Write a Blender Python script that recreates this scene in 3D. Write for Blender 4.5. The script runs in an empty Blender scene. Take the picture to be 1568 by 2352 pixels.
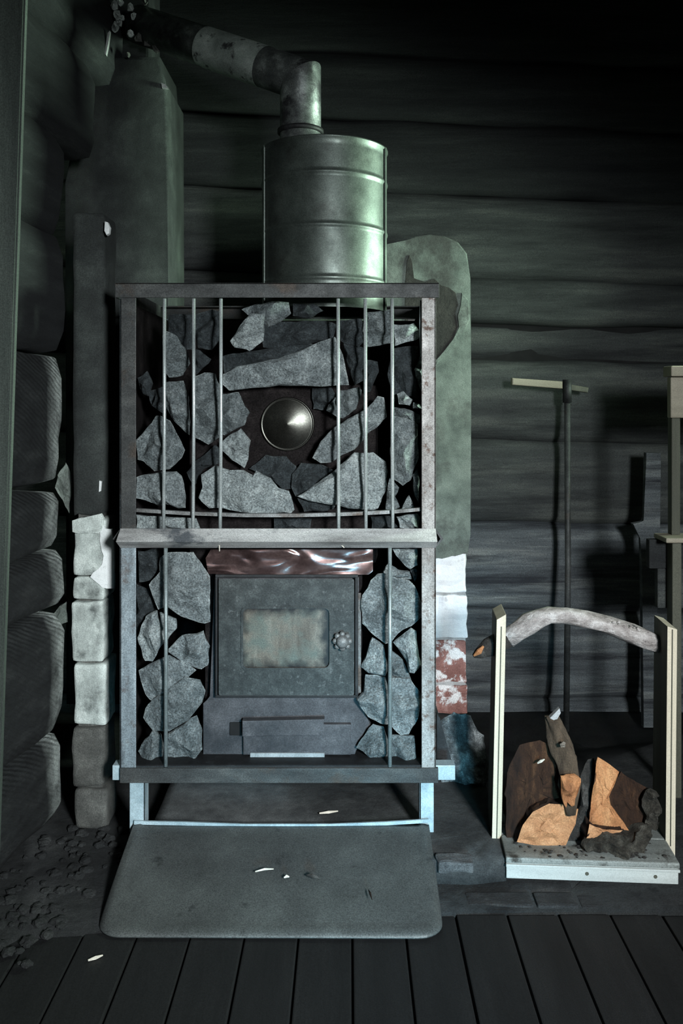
import bpy, bmesh, math, random
from mathutils import Vector, Matrix, noise
random.seed(7)
SC = bpy.context.scene
COL = SC.collection
# ------------------------------------------------------------------ camera
F, CX, YH, H = 2030.0, 800.0, 930.0, 0.908      # focal (px), principal point (px), eye height (m)
cam_d = bpy.data.cameras.new('camera'); cam = bpy.data.objects.new('camera', cam_d); COL.objects.link(cam)
cam.location = (0, 0, H); cam.rotation_euler = (math.pi/2, 0, 0)
cam_d.sensor_fit = 'VERTICAL'; cam_d.sensor_height = 36; cam_d.sensor_width = 24
cam_d.lens = F/2352*36
cam_d.shift_x = -(CX-784)/2352; cam_d.shift_y = -(1176-YH)/2352
cam_d.clip_start = 0.02
SC.camera = cam
# ------------------------------------------------------------------ world and lights
w = bpy.data.worlds.new('world'); SC.world = w; w.use_nodes = True
w.node_tree.nodes['Background'].inputs[0].default_value = (0.50, 0.62, 0.66, 1)
w.node_tree.nodes['Background'].inputs[1].default_value = 0.5
def area(name, loc, target, size, sy, power, col, spread=180):
    l = bpy.data.lights.new(name, 'AREA'); l.shape = 'RECTANGLE'; l.size = size; l.size_y = sy
    l.energy = power; l.color = col; l.spread = math.radians(spread)
    o = bpy.data.objects.new(name, l); COL.objects.link(o); o.location = loc
    d = Vector(target)-Vector(loc); o.rotation_euler = d.to_track_quat('-Z', 'Y').to_euler()
    return o
# daylight through the window behind the camera, the window in the right wall; plus an added low blue lamp for the stove base
area('daylight_window_behind', (0.85, -0.86, 1.22), (0.00, 1.8, 0.34), 0.28, 0.36, 12.5, (0.90, 0.97, 1.0), 62)
area('daylight_window_right', (1.33, 2.14, 1.22), (-0.1, 1.93, 1.15), 0.34, 0.40, 12.0, (0.74, 1.0, 0.80), 86)
area('added_low_blue_lamp', (0.42, -0.86, 0.34), (0.06, 1.8, 0.14), 0.26, 0.30, 0.8, (0.22, 0.72, 1.0), 24)  # added lamp behind the camera, tints the stove base blue
vs = SC.view_settings
vs.view_transform = 'Standard'; vs.look = 'None'; vs.gamma = 1; vs.use_curve_mapping = False
vs.exposure = 0.45
# ------------------------------------------------------------------ helpers
def P(px, py, Y):                       # photo pixel + distance from the eye -> point in the room
    return Vector(((px-CX)/F*Y, Y, H+(YH-py)/F*Y))
def obj(name, bm, mats, parent=None, smooth=False, local=False):
    me = bpy.data.meshes.new(name)
    bmesh.ops.recalc_face_normals(bm, faces=bm.faces[:])
    if parent is not None and not local:
        bmesh.ops.translate(bm, verts=bm.verts[:], vec=-origin(parent))
    bm.to_mesh(me); bm.free()
    for m in (mats if isinstance(mats, (list, tuple)) else [mats]): me.materials.append(m)
    if smooth:
        for p in me.polygons: p.use_smooth = True
    o = bpy.data.objects.new(name, me); COL.objects.link(o)
    if parent is not None: o.parent = parent
    return o
def origin(o):
    v = Vector((0, 0, 0))
    while o is not None: v += o.location; o = o.parent
    return v
def tag(o, label, cat, group=None):
    o['label'] = label; o['category'] = cat
    if group: o['group'] = group
    return o
def thing(name, label, cat, loc=(0, 0, 0), group=None):
    o = bpy.data.objects.new(name, None); COL.objects.link(o); o.location = loc; o.empty_display_size = .05
    return tag(o, label, cat, group)
def struct(o):
    o['kind'] = 'structure'; return o
NB = bmesh.new
def box(bm, a, b, bev=0.0, mi=0):
    x0, x1 = sorted((a[0], b[0])); y0, y1 = sorted((a[1], b[1])); z0, z1 = sorted((a[2], b[2]))
    vs_ = [bm.verts.new(c) for c in ((x0,y0,z0),(x1,y0,z0),(x1,y1,z0),(x0,y1,z0),(x0,y0,z1),(x1,y0,z1),(x1,y1,z1),(x0,y1,z1))]
    fs = [bm.faces.new([vs_[i] for i in q]) for q in ((0,3,2,1),(4,5,6,7),(0,1,5,4),(1,2,6,5),(2,3,7,6),(3,0,4,7))]
    for f in fs: f.material_index = mi
    if bev:
        es = list({e for f in fs for e in f.edges})
        r = bmesh.ops.bevel(bm, geom=es, offset=bev, segments=2, profile=.6, affect='EDGES')
        for f in r['faces']: f.material_index = mi
    return vs_
def bx(a, b, bev=0.0):
    bm = NB(); box(bm, a, b, bev); return bm
def pbox(x0, y0, x1, y1, Y, d, bev=0.002):          # box whose front face covers photo rectangle at distance Y
    a, b = P(x0, y1, Y), P(x1, y0, Y); b.y = Y+d
    return bx(a, b, bev)
def prism(pts, Y, d, bev=0.0, bm=None, mi=0, jit=0):   # photo polygon at distance Y, extruded back by d
    bm = bm or NB()
    fr = [bm.verts.new(P(x, y, Y)) for x, y in pts]
    bk = [bm.verts.new(v.co+Vector((0, d, 0))) for v in fr]
    n = len(fr); fs = [bm.faces.new(fr), bm.faces.new(bk[::-1])]
    for i in range(n): fs.append(bm.faces.new((fr[i], bk[i], bk[(i+1) % n], fr[(i+1) % n])))
    for f in fs: f.material_index = mi
    if bev:
        es = list(fs[0].edges)
        r = bmesh.ops.bevel(bm, geom=es, offset=bev, segments=2, profile=.6, affect='EDGES')
        for f in r['faces']: f.material_index = mi
    return bm
def tube(path, rad, n=12, bm=None, cap=True, mi=0, wob=0, flat=1.0):
    bm = bm or NB(); path = [Vector(p) for p in path]
    if not isinstance(rad, (list, tuple)): rad = [rad]*len(path)
    rings = []; up = None
    for i, p in enumerate(path):
        t = (path[min(i+1, len(path)-1)]-path[max(i-1, 0)]).normalized()
        if up is None:
            up = Vector((0, 1, 0)) if abs(t.y) < .9 else Vector((1, 0, 0))
        s = t.cross(up).normalized(); up = s.cross(t).normalized()
        ring = []
        for k in range(n):
            a = 2*math.pi*k/n; r = rad[i]
            if wob: r *= 1+wob*noise.noise(Vector((math.cos(a)*2, math.sin(a)*2, i*.7+rad[i]*50)))
            ring.append(bm.verts.new(p+(s*math.cos(a)+up*math.sin(a)*flat)*r))
        rings.append(ring)
    for i in range(len(rings)-1):
        for k in range(n):
            f = bm.faces.new((rings[i][k], rings[i][(k+1) % n], rings[i+1][(k+1) % n], rings[i+1][k])); f.material_index = mi
    if cap:
        bm.faces.new(rings[0][::-1]).material_index = mi; bm.faces.new(rings[-1]).material_index = mi
    return bm
def lathe(prof, c, axis='Z', n=48, bm=None, closed=False):
    bm = bm or NB(); rings = []
    for r, h in prof:
        ring = []
        for k in range(n):
            a = 2*math.pi*k/n
            if axis == 'Z': v = Vector((r*math.cos(a), r*math.sin(a), h))
            else: v = Vector((r*math.cos(a), h, r*math.sin(a)))
            ring.append(bm.verts.new(Vector(c)+v))
        rings.append(ring)
    m = len(rings)
    for i in range(m if closed else m-1):
        A, B = rings[i], rings[(i+1) % m]
        for k in range(n): bm.faces.new((A[k], A[(k+1) % n], B[(k+1) % n], B[k]))
    return bm
def resample(pts, n):
    out = []; L = []; m = len(pts)
    for i in range(m):
        a, b = pts[i], pts[(i+1) % m]; L.append(math.hypot(b[0]-a[0], b[1]-a[1]))
    T = sum(L)
    for i in range(m):                   # keep the corners, add points on long sides
        a, b = pts[i], pts[(i+1) % m]; k = max(1, round(n*L[i]/T))
        for j in range(k): t = j/k; out.append((a[0]+(b[0]-a[0])*t, a[1]+(b[1]-a[1])*t))
    return out
def rock(pts, Y, t, seed, rough=1.0, n=36):
    """broken stone: outline at distance Y, faceted front bulging t towards the room and a faceted back"""
    R = random.Random(seed); pts = resample(pts, n); W = [P(x, y, Y) for x, y in pts]; m = len(W)
    for i in range(m):
        j = noise.noise_vector(W[i]*45+Vector((seed*3.1, 0, 0)))*.0035*rough; W[i] += Vector((j.x, 0, j.z))
    c = sum(W, Vector())/m; size = max((v-c).length for v in W)
    pl = []
    for k in range(4):
        a = R.uniform(-.6, .6)+k*1.57+seed; s = R.uniform(.7, 2.6)*t/size
        pl.append((math.cos(a)*s, math.sin(a)*s, t*R.uniform(.60, 1.15)))
    bm = NB(); rings = []
    for sc in (1, .96, .89, .80, .69, .57, .45, .32, .18, .07):
        ring = []
        for v in W:
            p = c+(v-c)*sc; d = p-c
            h = min([t*1.0, (v-p).length*1.7+.1*t]+[q[2]-d.x*q[0]-d.z*q[1] for q in pl])
            if sc == 1: h = 0
            q = Vector((p.x, Y-max(h, 0), p.z)); nz = noise.fractal(q*38+Vector((seed, seed, 0)), 1.0, 2.0, 3)
            q.y -= nz*.0062*rough if sc < 1 else 0
            ring.append(bm.verts.new(q))
        rings.append(ring)
    back = [[bm.verts.new(Vector((c.x+(v.x-c.x)*s, Y+t*k, c.z+(v.z-c.z)*s))) for v in W] for s, k in ((.9, .5), (.55, .95))]
    rings = back[::-1]+rings
    for i in range(len(rings)-1):
        for k in range(m): bm.faces.new((rings[i][k], rings[i][(k+1) % m], rings[i+1][(k+1) % m], rings[i+1][k]))
    bm.faces.new(rings[0][::-1]); bm.faces.new(rings[-1])
    return bm
def beam(A, B, w_, h_, seed, nseg=14, n=20, ex=4.0, amp=.006, rnd=.03, freq=5.0):
    """hewn log from A to B: rounded-square section w_ x h_, uneven along its length, rounded ends"""
    A, B = Vector(A), Vector(B); t = (B-A).normalized(); L = (B-A).length
    s = t.cross(Vector((0, 0, 1))).normalized(); u = s.cross(t).normalized(); bm = NB(); rings = []
    st = [0, .004, .012, rnd*.5, rnd] + [rnd+(L-2*rnd)*i/nseg for i in range(1, nseg)] + [L-rnd, L-rnd*.5, L-.012, L-.004, L]
    for d in st:
        e = min(d, L-d); k = 1.0
        if e < rnd: k = 1-.13*(1-math.sqrt(max(0, 1-(1-e/rnd)**2)))
        ring = []
        for i in range(n):
            a = 2*math.pi*i/n; ca, sa = math.cos(a), math.sin(a)
            r = (abs(ca)**ex+abs(sa)**ex)**(-1/ex)
            p = A+t*d+s*(ca*r*w_/2*k)+u*(sa*r*h_/2*k)
            v = noise.noise_vector(Vector((p.x*freq, p.y*freq, p.z*freq*1.4))+Vector((seed*5.3, 0, 0)))
            ring.append(bm.verts.new(p+v*amp))
        rings.append(ring)
    for i in range(len(rings)-1):
        for k in range(n): bm.faces.new((rings[i][k], rings[i][(k+1) % n], rings[i+1][(k+1) % n], rings[i+1][k]))
    bm.faces.new(rings[0][::-1]); bm.faces.new(rings[-1])
    return bm
# ------------------------------------------------------------------ materials
def ramp(nt, src, stops):
    r = nt.nodes.new('ShaderNodeValToRGB'); nt.links.new(src, r.inputs[0])
    while len(r.color_ramp.elements) < len(stops): r.color_ramp.elements.new(.5)
    for e, (p, c) in zip(r.color_ramp.elements, stops): e.position = p; e.color = (*c, 1)
    return r.outputs[0]
def mix(nt, a, b, fac, mode='MIX'):
    m = nt.nodes.new('ShaderNodeMix'); m.data_type = 'RGBA'; m.blend_type = mode
    if isinstance(fac, (int, float)): m.inputs[0].default_value = fac
    else: nt.links.new(fac, m.inputs[0])
    for s, v in ((m.inputs[6], a), (m.inputs[7], b)):
        if isinstance(v, tuple): s.default_value = (*v, 1)
        else: nt.links.new(v, s)
    return m.outputs[2]
def tex(nt, kind, vec, scale, detail=4, **kw):
    n = nt.nodes.new(kind); nt.links.new(vec, n.inputs['Vector']); n.inputs['Scale'].default_value = scale
    if 'Detail' in n.inputs: n.inputs['Detail'].default_value = detail
    for k, v in kw.items(): n.inputs[k].default_value = v
    return n
def material(name, stops, scale=12, stretch=(1, 1, 1), rough=.8, metal=0, bump=.3, bdist=.004, bscale=None,
             grit=.35, stain=None, edge=None, streak=None, rot=(0, 0, 0), spec=.4, gscale=420, rvar=0, gain=1.0, lit_smear=None, saw=False):
    sc_ = lambda c: tuple(v*gain for v in c)
    stops = [(p, sc_(c)) for p, c in stops]
    if stain: stain = (sc_(stain[0]), *stain[1:])
    if edge: edge = (sc_(edge[0]), *edge[1:])
    if streak: streak = (sc_(streak[0]), *streak[1:])
    m = bpy.data.materials.new(name); m.use_nodes = True; nt = m.node_tree; b = nt.nodes['Principled BSDF']
    tc = nt.nodes.new('ShaderNodeNewGeometry'); mp = nt.nodes.new('ShaderNodeMapping')
    nt.links.new(tc.outputs['Position'], mp.inputs[0]); mp.inputs['Scale'].default_value = stretch; mp.inputs['Rotation'].default_value = rot
    V = mp.outputs[0]; G = tc.outputs['Position']
    n1 = tex(nt, 'ShaderNodeTexNoise', V, scale, 6, Roughness=.62)
    c = ramp(nt, n1.outputs[0], stops)
    if streak:                                       # (colour, scale, lo, hi): long marks along the grain
        s = tex(nt, 'ShaderNodeTexNoise', V, streak[1], 5, Roughness=.7)
        c = mix(nt, c, streak[0], ramp(nt, s.outputs[0], [(streak[2], (0, 0, 0)), (streak[3], (1, 1, 1))]))
    if stain:                                        # (colour, scale, lo, hi): irregular patches
        s = tex(nt, 'ShaderNodeTexNoise', G, stain[1], 5, Roughness=.65)
        c = mix(nt, c, stain[0], ramp(nt, s.outputs[0], [(stain[2], (0, 0, 0)), (stain[3], (1, 1, 1))]))
    if edge:                                         # (colour, lo, hi): rubbed arrises
        c = mix(nt, c, edge[0], ramp(nt, tc.outputs['Pointiness'], [(edge[1], (0, 0, 0)), (edge[2], (1, 1, 1))]))
    if lit_smear:                                        # (colour, y0, y1): limewashed log ends by the chimney, their lit edge painted in
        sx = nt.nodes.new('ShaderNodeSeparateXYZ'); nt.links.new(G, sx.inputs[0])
        mr = nt.nodes.new('ShaderNodeMapRange'); nt.links.new(sx.outputs[1], mr.inputs[0]); mr.inputs[1].default_value = lit_smear[1]; mr.inputs[2].default_value = lit_smear[2]
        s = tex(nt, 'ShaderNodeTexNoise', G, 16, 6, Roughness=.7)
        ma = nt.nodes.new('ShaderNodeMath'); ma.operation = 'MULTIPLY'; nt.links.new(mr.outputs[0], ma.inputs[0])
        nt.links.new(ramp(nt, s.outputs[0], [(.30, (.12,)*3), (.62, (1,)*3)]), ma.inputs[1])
        c = mix(nt, c, lit_smear[0], ma.outputs[0])
    if grit:
        g = tex(nt, 'ShaderNodeTexNoise', G, gscale, 2, Roughness=.8)
        c = mix(nt, c, ramp(nt, g.outputs[0], [(.30, (1-grit,)*3), (.50, (1, 1, 1)), (.70, (1+grit*1.2,)*3)]), 1.0, 'MULTIPLY')
    nt.links.new(c, b.inputs['Base Color'])
    b.inputs['Roughness'].default_value = rough; b.inputs['Metallic'].default_value = metal
    b.inputs['Specular IOR Level'].default_value = spec
    if rvar:
        rn = tex(nt, 'ShaderNodeTexNoise', G, 30, 4)
        rr = ramp(nt, rn.outputs[0], [(.3, (max(rough-rvar, .05),)*3), (.7, (min(rough+rvar, 1),)*3)]); nt.links.new(rr, b.inputs['Roughness'])
    if bump:
        n2 = tex(nt, 'ShaderNodeTexNoise', V, bscale or scale*3, 8, Roughness=.7)
        hgt = n2.outputs[0]
        if saw:                                      # fine saw kerfs across the hewn face
            wv = nt.nodes.new('ShaderNodeTexWave'); wv.bands_direction = 'Z'; wv.inputs['Scale'].default_value = 32; wv.inputs['Distortion'].default_value = 3.5; wv.inputs['Detail'].default_value = 2; wv.inputs['Detail Scale'].default_value = .6
            mw = nt.nodes.new('ShaderNodeMapping'); nt.links.new(G, mw.inputs[0]); mw.inputs['Rotation'].default_value = (.5, 0, 0); nt.links.new(mw.outputs[0], wv.inputs['Vector'])
            mm = nt.nodes.new('ShaderNodeMath'); mm.operation = 'MULTIPLY_ADD'; nt.links.new(wv.outputs['Fac'], mm.inputs[0]); mm.inputs[1].default_value = .22; nt.links.new(hgt, mm.inputs[2]); hgt = mm.outputs[0]
        bp = nt.nodes.new('ShaderNodeBump'); bp.inputs['Strength'].default_value = bump; bp.inputs['Distance'].default_value = bdist
        nt.links.new(hgt, bp.inputs['Height']); nt.links.new(bp.outputs[0], b.inputs['Normal'])
    return m
M = {}
WX = (.12, 1, 1)                                     # grain along X
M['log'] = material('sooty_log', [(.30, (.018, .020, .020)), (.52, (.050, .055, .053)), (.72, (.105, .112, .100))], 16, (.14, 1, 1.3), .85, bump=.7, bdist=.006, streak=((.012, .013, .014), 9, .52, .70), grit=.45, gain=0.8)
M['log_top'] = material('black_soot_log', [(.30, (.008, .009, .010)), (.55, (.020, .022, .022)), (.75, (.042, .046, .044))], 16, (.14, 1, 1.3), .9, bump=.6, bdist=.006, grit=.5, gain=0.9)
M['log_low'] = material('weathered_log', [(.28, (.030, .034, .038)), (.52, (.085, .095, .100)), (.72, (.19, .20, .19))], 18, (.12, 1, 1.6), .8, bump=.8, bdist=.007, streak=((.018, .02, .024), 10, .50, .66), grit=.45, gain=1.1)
M['log_left'] = material('hewn_log_dark', [(.30, (.020, .023, .024)), (.52, (.048, .055, .055)), (.75, (.11, .12, .115))], 22, (1, .5, 1.6), .85, bump=1.0, bdist=.012, bscale=40, grit=.45, gain=0.38, lit_smear=((.50, .55, .51), 1.858, 1.905), saw=True)
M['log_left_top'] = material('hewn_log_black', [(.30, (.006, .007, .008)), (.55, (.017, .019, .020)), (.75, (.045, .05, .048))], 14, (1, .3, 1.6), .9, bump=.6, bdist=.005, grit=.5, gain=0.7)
M['plank_left'] = material('grey_green_plank', [(.3, (.025, .032, .028)), (.55, (.055, .068, .058)), (.75, (.11, .135, .115))], 22, (1, 1, .08), .75, bump=.5, grit=.4, gain=0.9)
M['floor'] = material('dark_floorboard', [(.3, (.016, .017, .018)), (.55, (.036, .037, .038)), (.75, (.065, .066, .066))], 16, (1, .12, 1), .7, bump=.4, bdist=.002, grit=.6, gain=0.24)
M['sootiron'] = material('soot_covered_iron', [(.3, (.006, .005, .005)), (.55, (.012, .010, .010)), (.75, (.026, .022, .021))], 30, rough=.95, bump=.4, bdist=.003, grit=.6, spec=.08)
M['gap'] = material('soot_black', [(.3, (.004, .004, .004)), (.7, (.010, .010, .010))], 20, rough=.95, bump=0, grit=0)
M['concrete'] = material('dirty_concrete', [(.3, (.022, .024, .025)), (.52, (.055, .058, .058)), (.75, (.13, .135, .13))], 18, rough=.9, bump=.9, bdist=.008, stain=((.015, .016, .017), 9, .5, .66), grit=.5, gain=0.45)
M['rubble'] = material('grey_plaster_rubble', [(.3, (.012, .013, .014)), (.5, (.045, .050, .052)), (.72, (.16, .17, .17))], 34, rough=.9, bump=1.0, bdist=.01, grit=.5, gain=3)
M['slab_lit'] = material('lit_concrete', [(.3, (.05, .052, .054)), (.55, (.10, .105, .107)), (.75, (.17, .175, .175))], 30, rough=.9, bump=.8, grit=.5)
M['edging'] = material('dark_edging_brick', [(.3, (.014, .014, .015)), (.55, (.030, .031, .032)), (.75, (.060, .061, .060))], 24, rough=.9, bump=.9, bdist=.006, grit=.5)
M['slab'] = material('pale_concrete', [(.3, (.07, .075, .078)), (.55, (.13, .14, .14)), (.75, (.20, .21, .21))], 20, rough=.9, bump=.6, stain=((.03, .033, .035), 8, .50, .68), grit=.45, gain=0.35)
M['plaster'] = material('sooty_plaster', [(.3, (.020, .023, .022)), (.52, (.045, .052, .049)), (.75, (.10, .115, .105))], 9, rough=.9, bump=.35, bdist=.004, grit=.45, gain=0.62)
M['plaster_green'] = material('grey_green_plaster', [(.3, (.07, .085, .076)), (.52, (.17, .20, .175)), (.75, (.28, .32, .28))], 9, rough=.9, bump=.5, bdist=.004, stain=((.065, .068, .062), 6, .48, .62), grit=.35, gain=0.85)
M['bare'] = material('bare_brown_mortar', [(.3, (.022, .021, .020)), (.6, (.05, .047, .042)), (.8, (.09, .08, .07))], 25, rough=.95, bump=.9, grit=.4, gain=0.7)
M['lime'] = material('white_limewash', [(.3, (.55, .57, .56)), (.55, (.78, .80, .79)), (.8, (.90, .92, .91))], 14, rough=.85, bump=.5, grit=.12, stain=((.35, .37, .36), 14, .60, .72))
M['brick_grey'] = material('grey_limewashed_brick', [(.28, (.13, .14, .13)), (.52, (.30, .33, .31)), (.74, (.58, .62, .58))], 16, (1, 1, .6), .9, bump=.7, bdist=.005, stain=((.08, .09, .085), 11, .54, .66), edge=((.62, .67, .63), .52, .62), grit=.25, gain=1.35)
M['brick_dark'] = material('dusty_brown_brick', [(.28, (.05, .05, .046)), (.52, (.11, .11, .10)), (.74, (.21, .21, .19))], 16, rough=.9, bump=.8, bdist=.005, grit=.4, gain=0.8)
M['brick_red'] = material('red_brick', [(.3, (.16, .07, .06)), (.55, (.30, .14, .12)), (.75, (.45, .28, .25))], 22, rough=.85, bump=.7, stain=((.80, .78, .78), 26, .50, .58), grit=.3)
M['brick_white'] = material('white_painted_brick', [(.3, (.80, .80, .84)), (.55, (.92, .93, .95)), (.75, (.96, .96, .97))], 14, rough=.8, bump=.6, stain=((.40, .36, .38), 13, .60, .70), grit=.1)
M['mortar'] = material('pale_mortar', [(.3, (.25, .25, .25)), (.7, (.5, .5, .5))], 30, rough=.95, bump=.6, grit=.2)
M['stone'] = material('grey_sauna_stone', [(.28, (.10, .12, .125)), (.50, (.21, .245, .25)), (.72, (.38, .425, .425))], 42, rough=.85, bump=1.0, bdist=.020, bscale=44, stain=((.08, .095, .10), 16, .56, .74), edge=((.46, .51, .50), .535, .64), grit=.62, gscale=300, gain=0.74)
M['stone_dark'] = material('dark_sauna_stone', [(.28, (.035, .045, .050)), (.50, (.075, .095, .104)), (.72, (.16, .19, .20))], 42, rough=.85, bump=1.0, bdist=.020, bscale=44, edge=((.22, .25, .25), .535, .64), grit=.62, gscale=300, gain=0.42)
M['stone_pale'] = material('pale_sauna_stone', [(.28, (.22, .25, .255)), (.50, (.38, .43, .43)), (.72, (.58, .63, .62))], 42, rough=.85, bump=1.0, bdist=.020, bscale=44, stain=((.17, .20, .21), 14, .54, .72), grit=.62, gscale=300, gain=0.84)
M['steel'] = material('weathered_angle_iron', [(.28, (.10, .095, .09)), (.50, (.27, .275, .27)), (.72, (.50, .52, .52))], 20, (1, 1, .35), .55, .35, .4, .002, stain=((.13, .095, .075), 14, .52, .64), grit=.4, rvar=.15, gain=0.62)
M['steel_dark'] = material('sooty_angle_iron', [(.28, (.045, .046, .046)), (.52, (.095, .10, .098)), (.75, (.18, .185, .175))], 22, (.4, 1, 1), .6, .3, .4, .002, stain=((.10, .08, .065), 12, .56, .68), grit=.45, rvar=.15, gain=0.55)
M['steel_mid'] = material('worn_bright_angle_iron', [(.25, (.16, .155, .15)), (.45, (.46, .46, .45)), (.70, (.72, .72, .70))], 15, (.3, 1, 1), .5, .25, .4, .002, stain=((.11, .12, .13), 11, .55, .66), grit=.35, rvar=.15, gain=1.1)
M['post_low'] = material('blue_grey_worn_post', [(.28, (.10, .115, .125)), (.50, (.26, .31, .335)), (.72, (.46, .53, .56))], 20, (1, 1, .25), .5, .3, .4, .002, stain=((.12, .095, .085), 16, .56, .68), grit=.4, rvar=.15)
M['post_rust'] = material('rust_flecked_pale_post', [(.28, (.17, .15, .135)), (.50, (.38, .365, .345)), (.72, (.58, .57, .545))], 22, (1, 1, .3), .55, .2, .5, .002, stain=((.17, .11, .085), 60, .55, .66), grit=.4, rvar=.15, gain=0.6)
M['galv'] = material('pale_blue_galvanised_steel', [(.3, (.30, .40, .44)), (.55, (.46, .58, .62)), (.75, (.60, .72, .76))], 25, rough=.5, metal=.15, bump=.2, bdist=.001, grit=.2, gain=0.85)
M['rod'] = material('bare_steel_rod', [(.3, (.32, .36, .36)), (.55, (.58, .63, .62)), (.75, (.75, .80, .78))], 60, (1, 1, .2), .4, .5, .3, .001, grit=.25, gain=0.9)
M['rod_low'] = material('dull_steel_rod', [(.3, (.12, .15, .15)), (.55, (.24, .28, .28)), (.75, (.38, .43, .42))], 60, (1, 1, .2), .45, .4, .3, .001, grit=.25)
M['iron'] = material('black_stove_iron', [(.3, (.008, .008, .009)), (.55, (.018, .018, .019)), (.75, (.045, .047, .050))], 28, rough=.6, metal=.2, bump=.3, bdist=.002, grit=.55, gain=0.7)
M['iron_dust'] = material('dusty_grey_stove_iron', [(.3, (.075, .075, .083)), (.55, (.13, .13, .14)), (.75, (.21, .205, .215))], 20, rough=.7, metal=.1, bump=.25, bdist=.002, stain=((.045, .05, .058), 9, .48, .66), grit=.4, gain=0.48)
M['door'] = material('speckled_cast_door', [(.3, (.040, .046, .046)), (.50, (.075, .086, .084)), (.66, (.13, .145, .14)), ], 34, rough=.55, metal=.2, bump=.4, bdist=.0015, stain=((.22, .235, .23), 75, .60, .70), grit=.45, gain=0.42)
M['sheet'] = material('dull_grey_floor_sheet', [(.3, (.085, .090, .088)), (.55, (.135, .145, .14)), (.75, (.19, .205, .195))], 7, rough=.5, metal=.3, bump=.15, bdist=.001, stain=((.045, .048, .047), 26, .62, .74), grit=.45, rvar=.1, gain=0.72)
M['guard'] = material('stained_sheet_cylinder', [(.3, (.10, .12, .108)), (.55, (.20, .235, .21)), (.75, (.34, .39, .34))], 8, rough=.46, metal=.7, bump=.06, bdist=.001, stain=((.10, .105, .095), 10, .55, .75), grit=.3, rvar=.08, gain=0.42)
M['pipe'] = material('peeling_stove_pipe', [(.3, (.05, .055, .055)), (.55, (.13, .14, .135)), (.75, (.34, .37, .35))], 24, rough=.45, metal=.55, bump=.3, bdist=.002, stain=((.04, .04, .042), 16, .50, .60), grit=.4)
M['pipe_highlight'] = material('silvery_highlight_pipe', [(.3, (.20, .23, .21)), (.55, (.42, .47, .43)), (.75, (.62, .67, .62))], 14, rough=.5, metal=.5, bump=.2, bdist=.001, stain=((.06, .06, .06), 30, .56, .64), grit=.3)
M['copper'] = material('tarnished_copper_strip', [(.3, (.10, .060, .058)), (.55, (.25, .16, .15)), (.75, (.55, .38, .35))], 14, (1, 1, 1.8), .22, .85, .0, grit=.25)
M['cap'] = material('dark_spun_cap', [(.3, (.030, .028, .024)), (.6, (.055, .055, .048)), (.8, (.09, .09, .075))], 20, rough=.30, metal=.9, bump=.1, bdist=.001, grit=.3)
M['wood_pale'] = material('pale_planed_board', [(.3, (.48, .42, .31)), (.55, (.64, .57, .44)), (.75, (.74, .68, .54))], 24, (1, 1, .06), .6, bump=.25, bdist=.001, grit=.12, gain=0.95)
M['wood_white'] = material('pale_painted_board', [(.3, (.48, .50, .48)), (.55, (.60, .63, .60)), (.75, (.68, .71, .68))], 26, (.08, 1, 1), .6, bump=.25, bdist=.001, stain=((.30, .32, .30), 30, .66, .74), grit=.12, gain=0.8)
M['wood_dirty'] = material('soiled_base_board', [(.3, (.12, .125, .115)), (.55, (.22, .235, .22)), (.75, (.32, .34, .32))], 22, (.1, 1, 1), .7, bump=.3, bdist=.001, stain=((.045, .042, .036), 24, .56, .68), grit=.3)
M['wood_olive'] = material('olive_weathered_shade_board', [(.3, (.11, .11, .075)), (.55, (.18, .18, .13)), (.75, (.26, .26, .19))], 24, (1, 1, .07), .7, bump=.3, bdist=.001, grit=.25, gain=0.4)  # bench and frame boards; also the painted shade on the carrier's side faces
M['wood_tan'] = material('tan_bench_board', [(.3, (.30, .26, .19)), (.55, (.42, .37, .28)), (.75, (.52, .47, .36))], 22, (.1, 1, 1), .65, bump=.25, bdist=.001, grit=.2, gain=0.6)
M['branch'] = material('silver_bark', [(.28, (.16, .135, .125)), (.48, (.42, .375, .355)), (.66, (.72, .675, .655))], 46, (.6, 1, 1), .8, bump=.9, bdist=.007, stain=((.05, .05, .05), 45, .62, .70), grit=.25)
M['branch_dark'] = material('dark_bark', [(.3, (.015, .013, .012)), (.55, (.045, .04, .035)), (.75, (.12, .11, .10))], 40, rough=.9, bump=1, bdist=.006, grit=.35)
M['split'] = material('orange_split_wood', [(.28, (.20, .075, .028)), (.52, (.40, .17, .068)), (.74, (.56, .29, .13))], 30, (1, 1, .3), .8, bump=.6, bdist=.003, grit=.3)
M['endgrain'] = material('pale_orange_end_grain', [(.3, (.30, .13, .055)), (.55, (.44, .215, .10)), (.75, (.56, .31, .16))], 40, rough=.8, bump=.5, bdist=.002, grit=.3)
M['bark'] = material('brown_bark', [(.3, (.012, .0045, .002)), (.52, (.050, .020, .008)), (.75, (.20, .095, .042))], 34, (1, 1, .25), .9, bump=1, bdist=.008, streak=((.26, .17, .11), 20, .66, .76), grit=.35, gain=0.7)
M['moss_bark'] = material('mossy_grey_bark', [(.3, (.028, .023, .017)), (.52, (.085, .075, .058)), (.74, (.23, .21, .17))], 48, rough=.95, bump=1, bdist=.010, grit=.4, gain=0.7)
M['chip'] = material('pale_wood_chip', [(.3, (.5, .46, .38)), (.7, (.75, .70, .60))], 60, rough=.7, bump=.3, grit=.1)
M['ash'] = material('grey_ash_strip', [(.3, (.30, .34, .35)), (.55, (.46, .50, .51)), (.75, (.60, .64, .64))], 30, (1.5, 1, .3), .8, bump=.3, grit=.25, gain=0.6)
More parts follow.
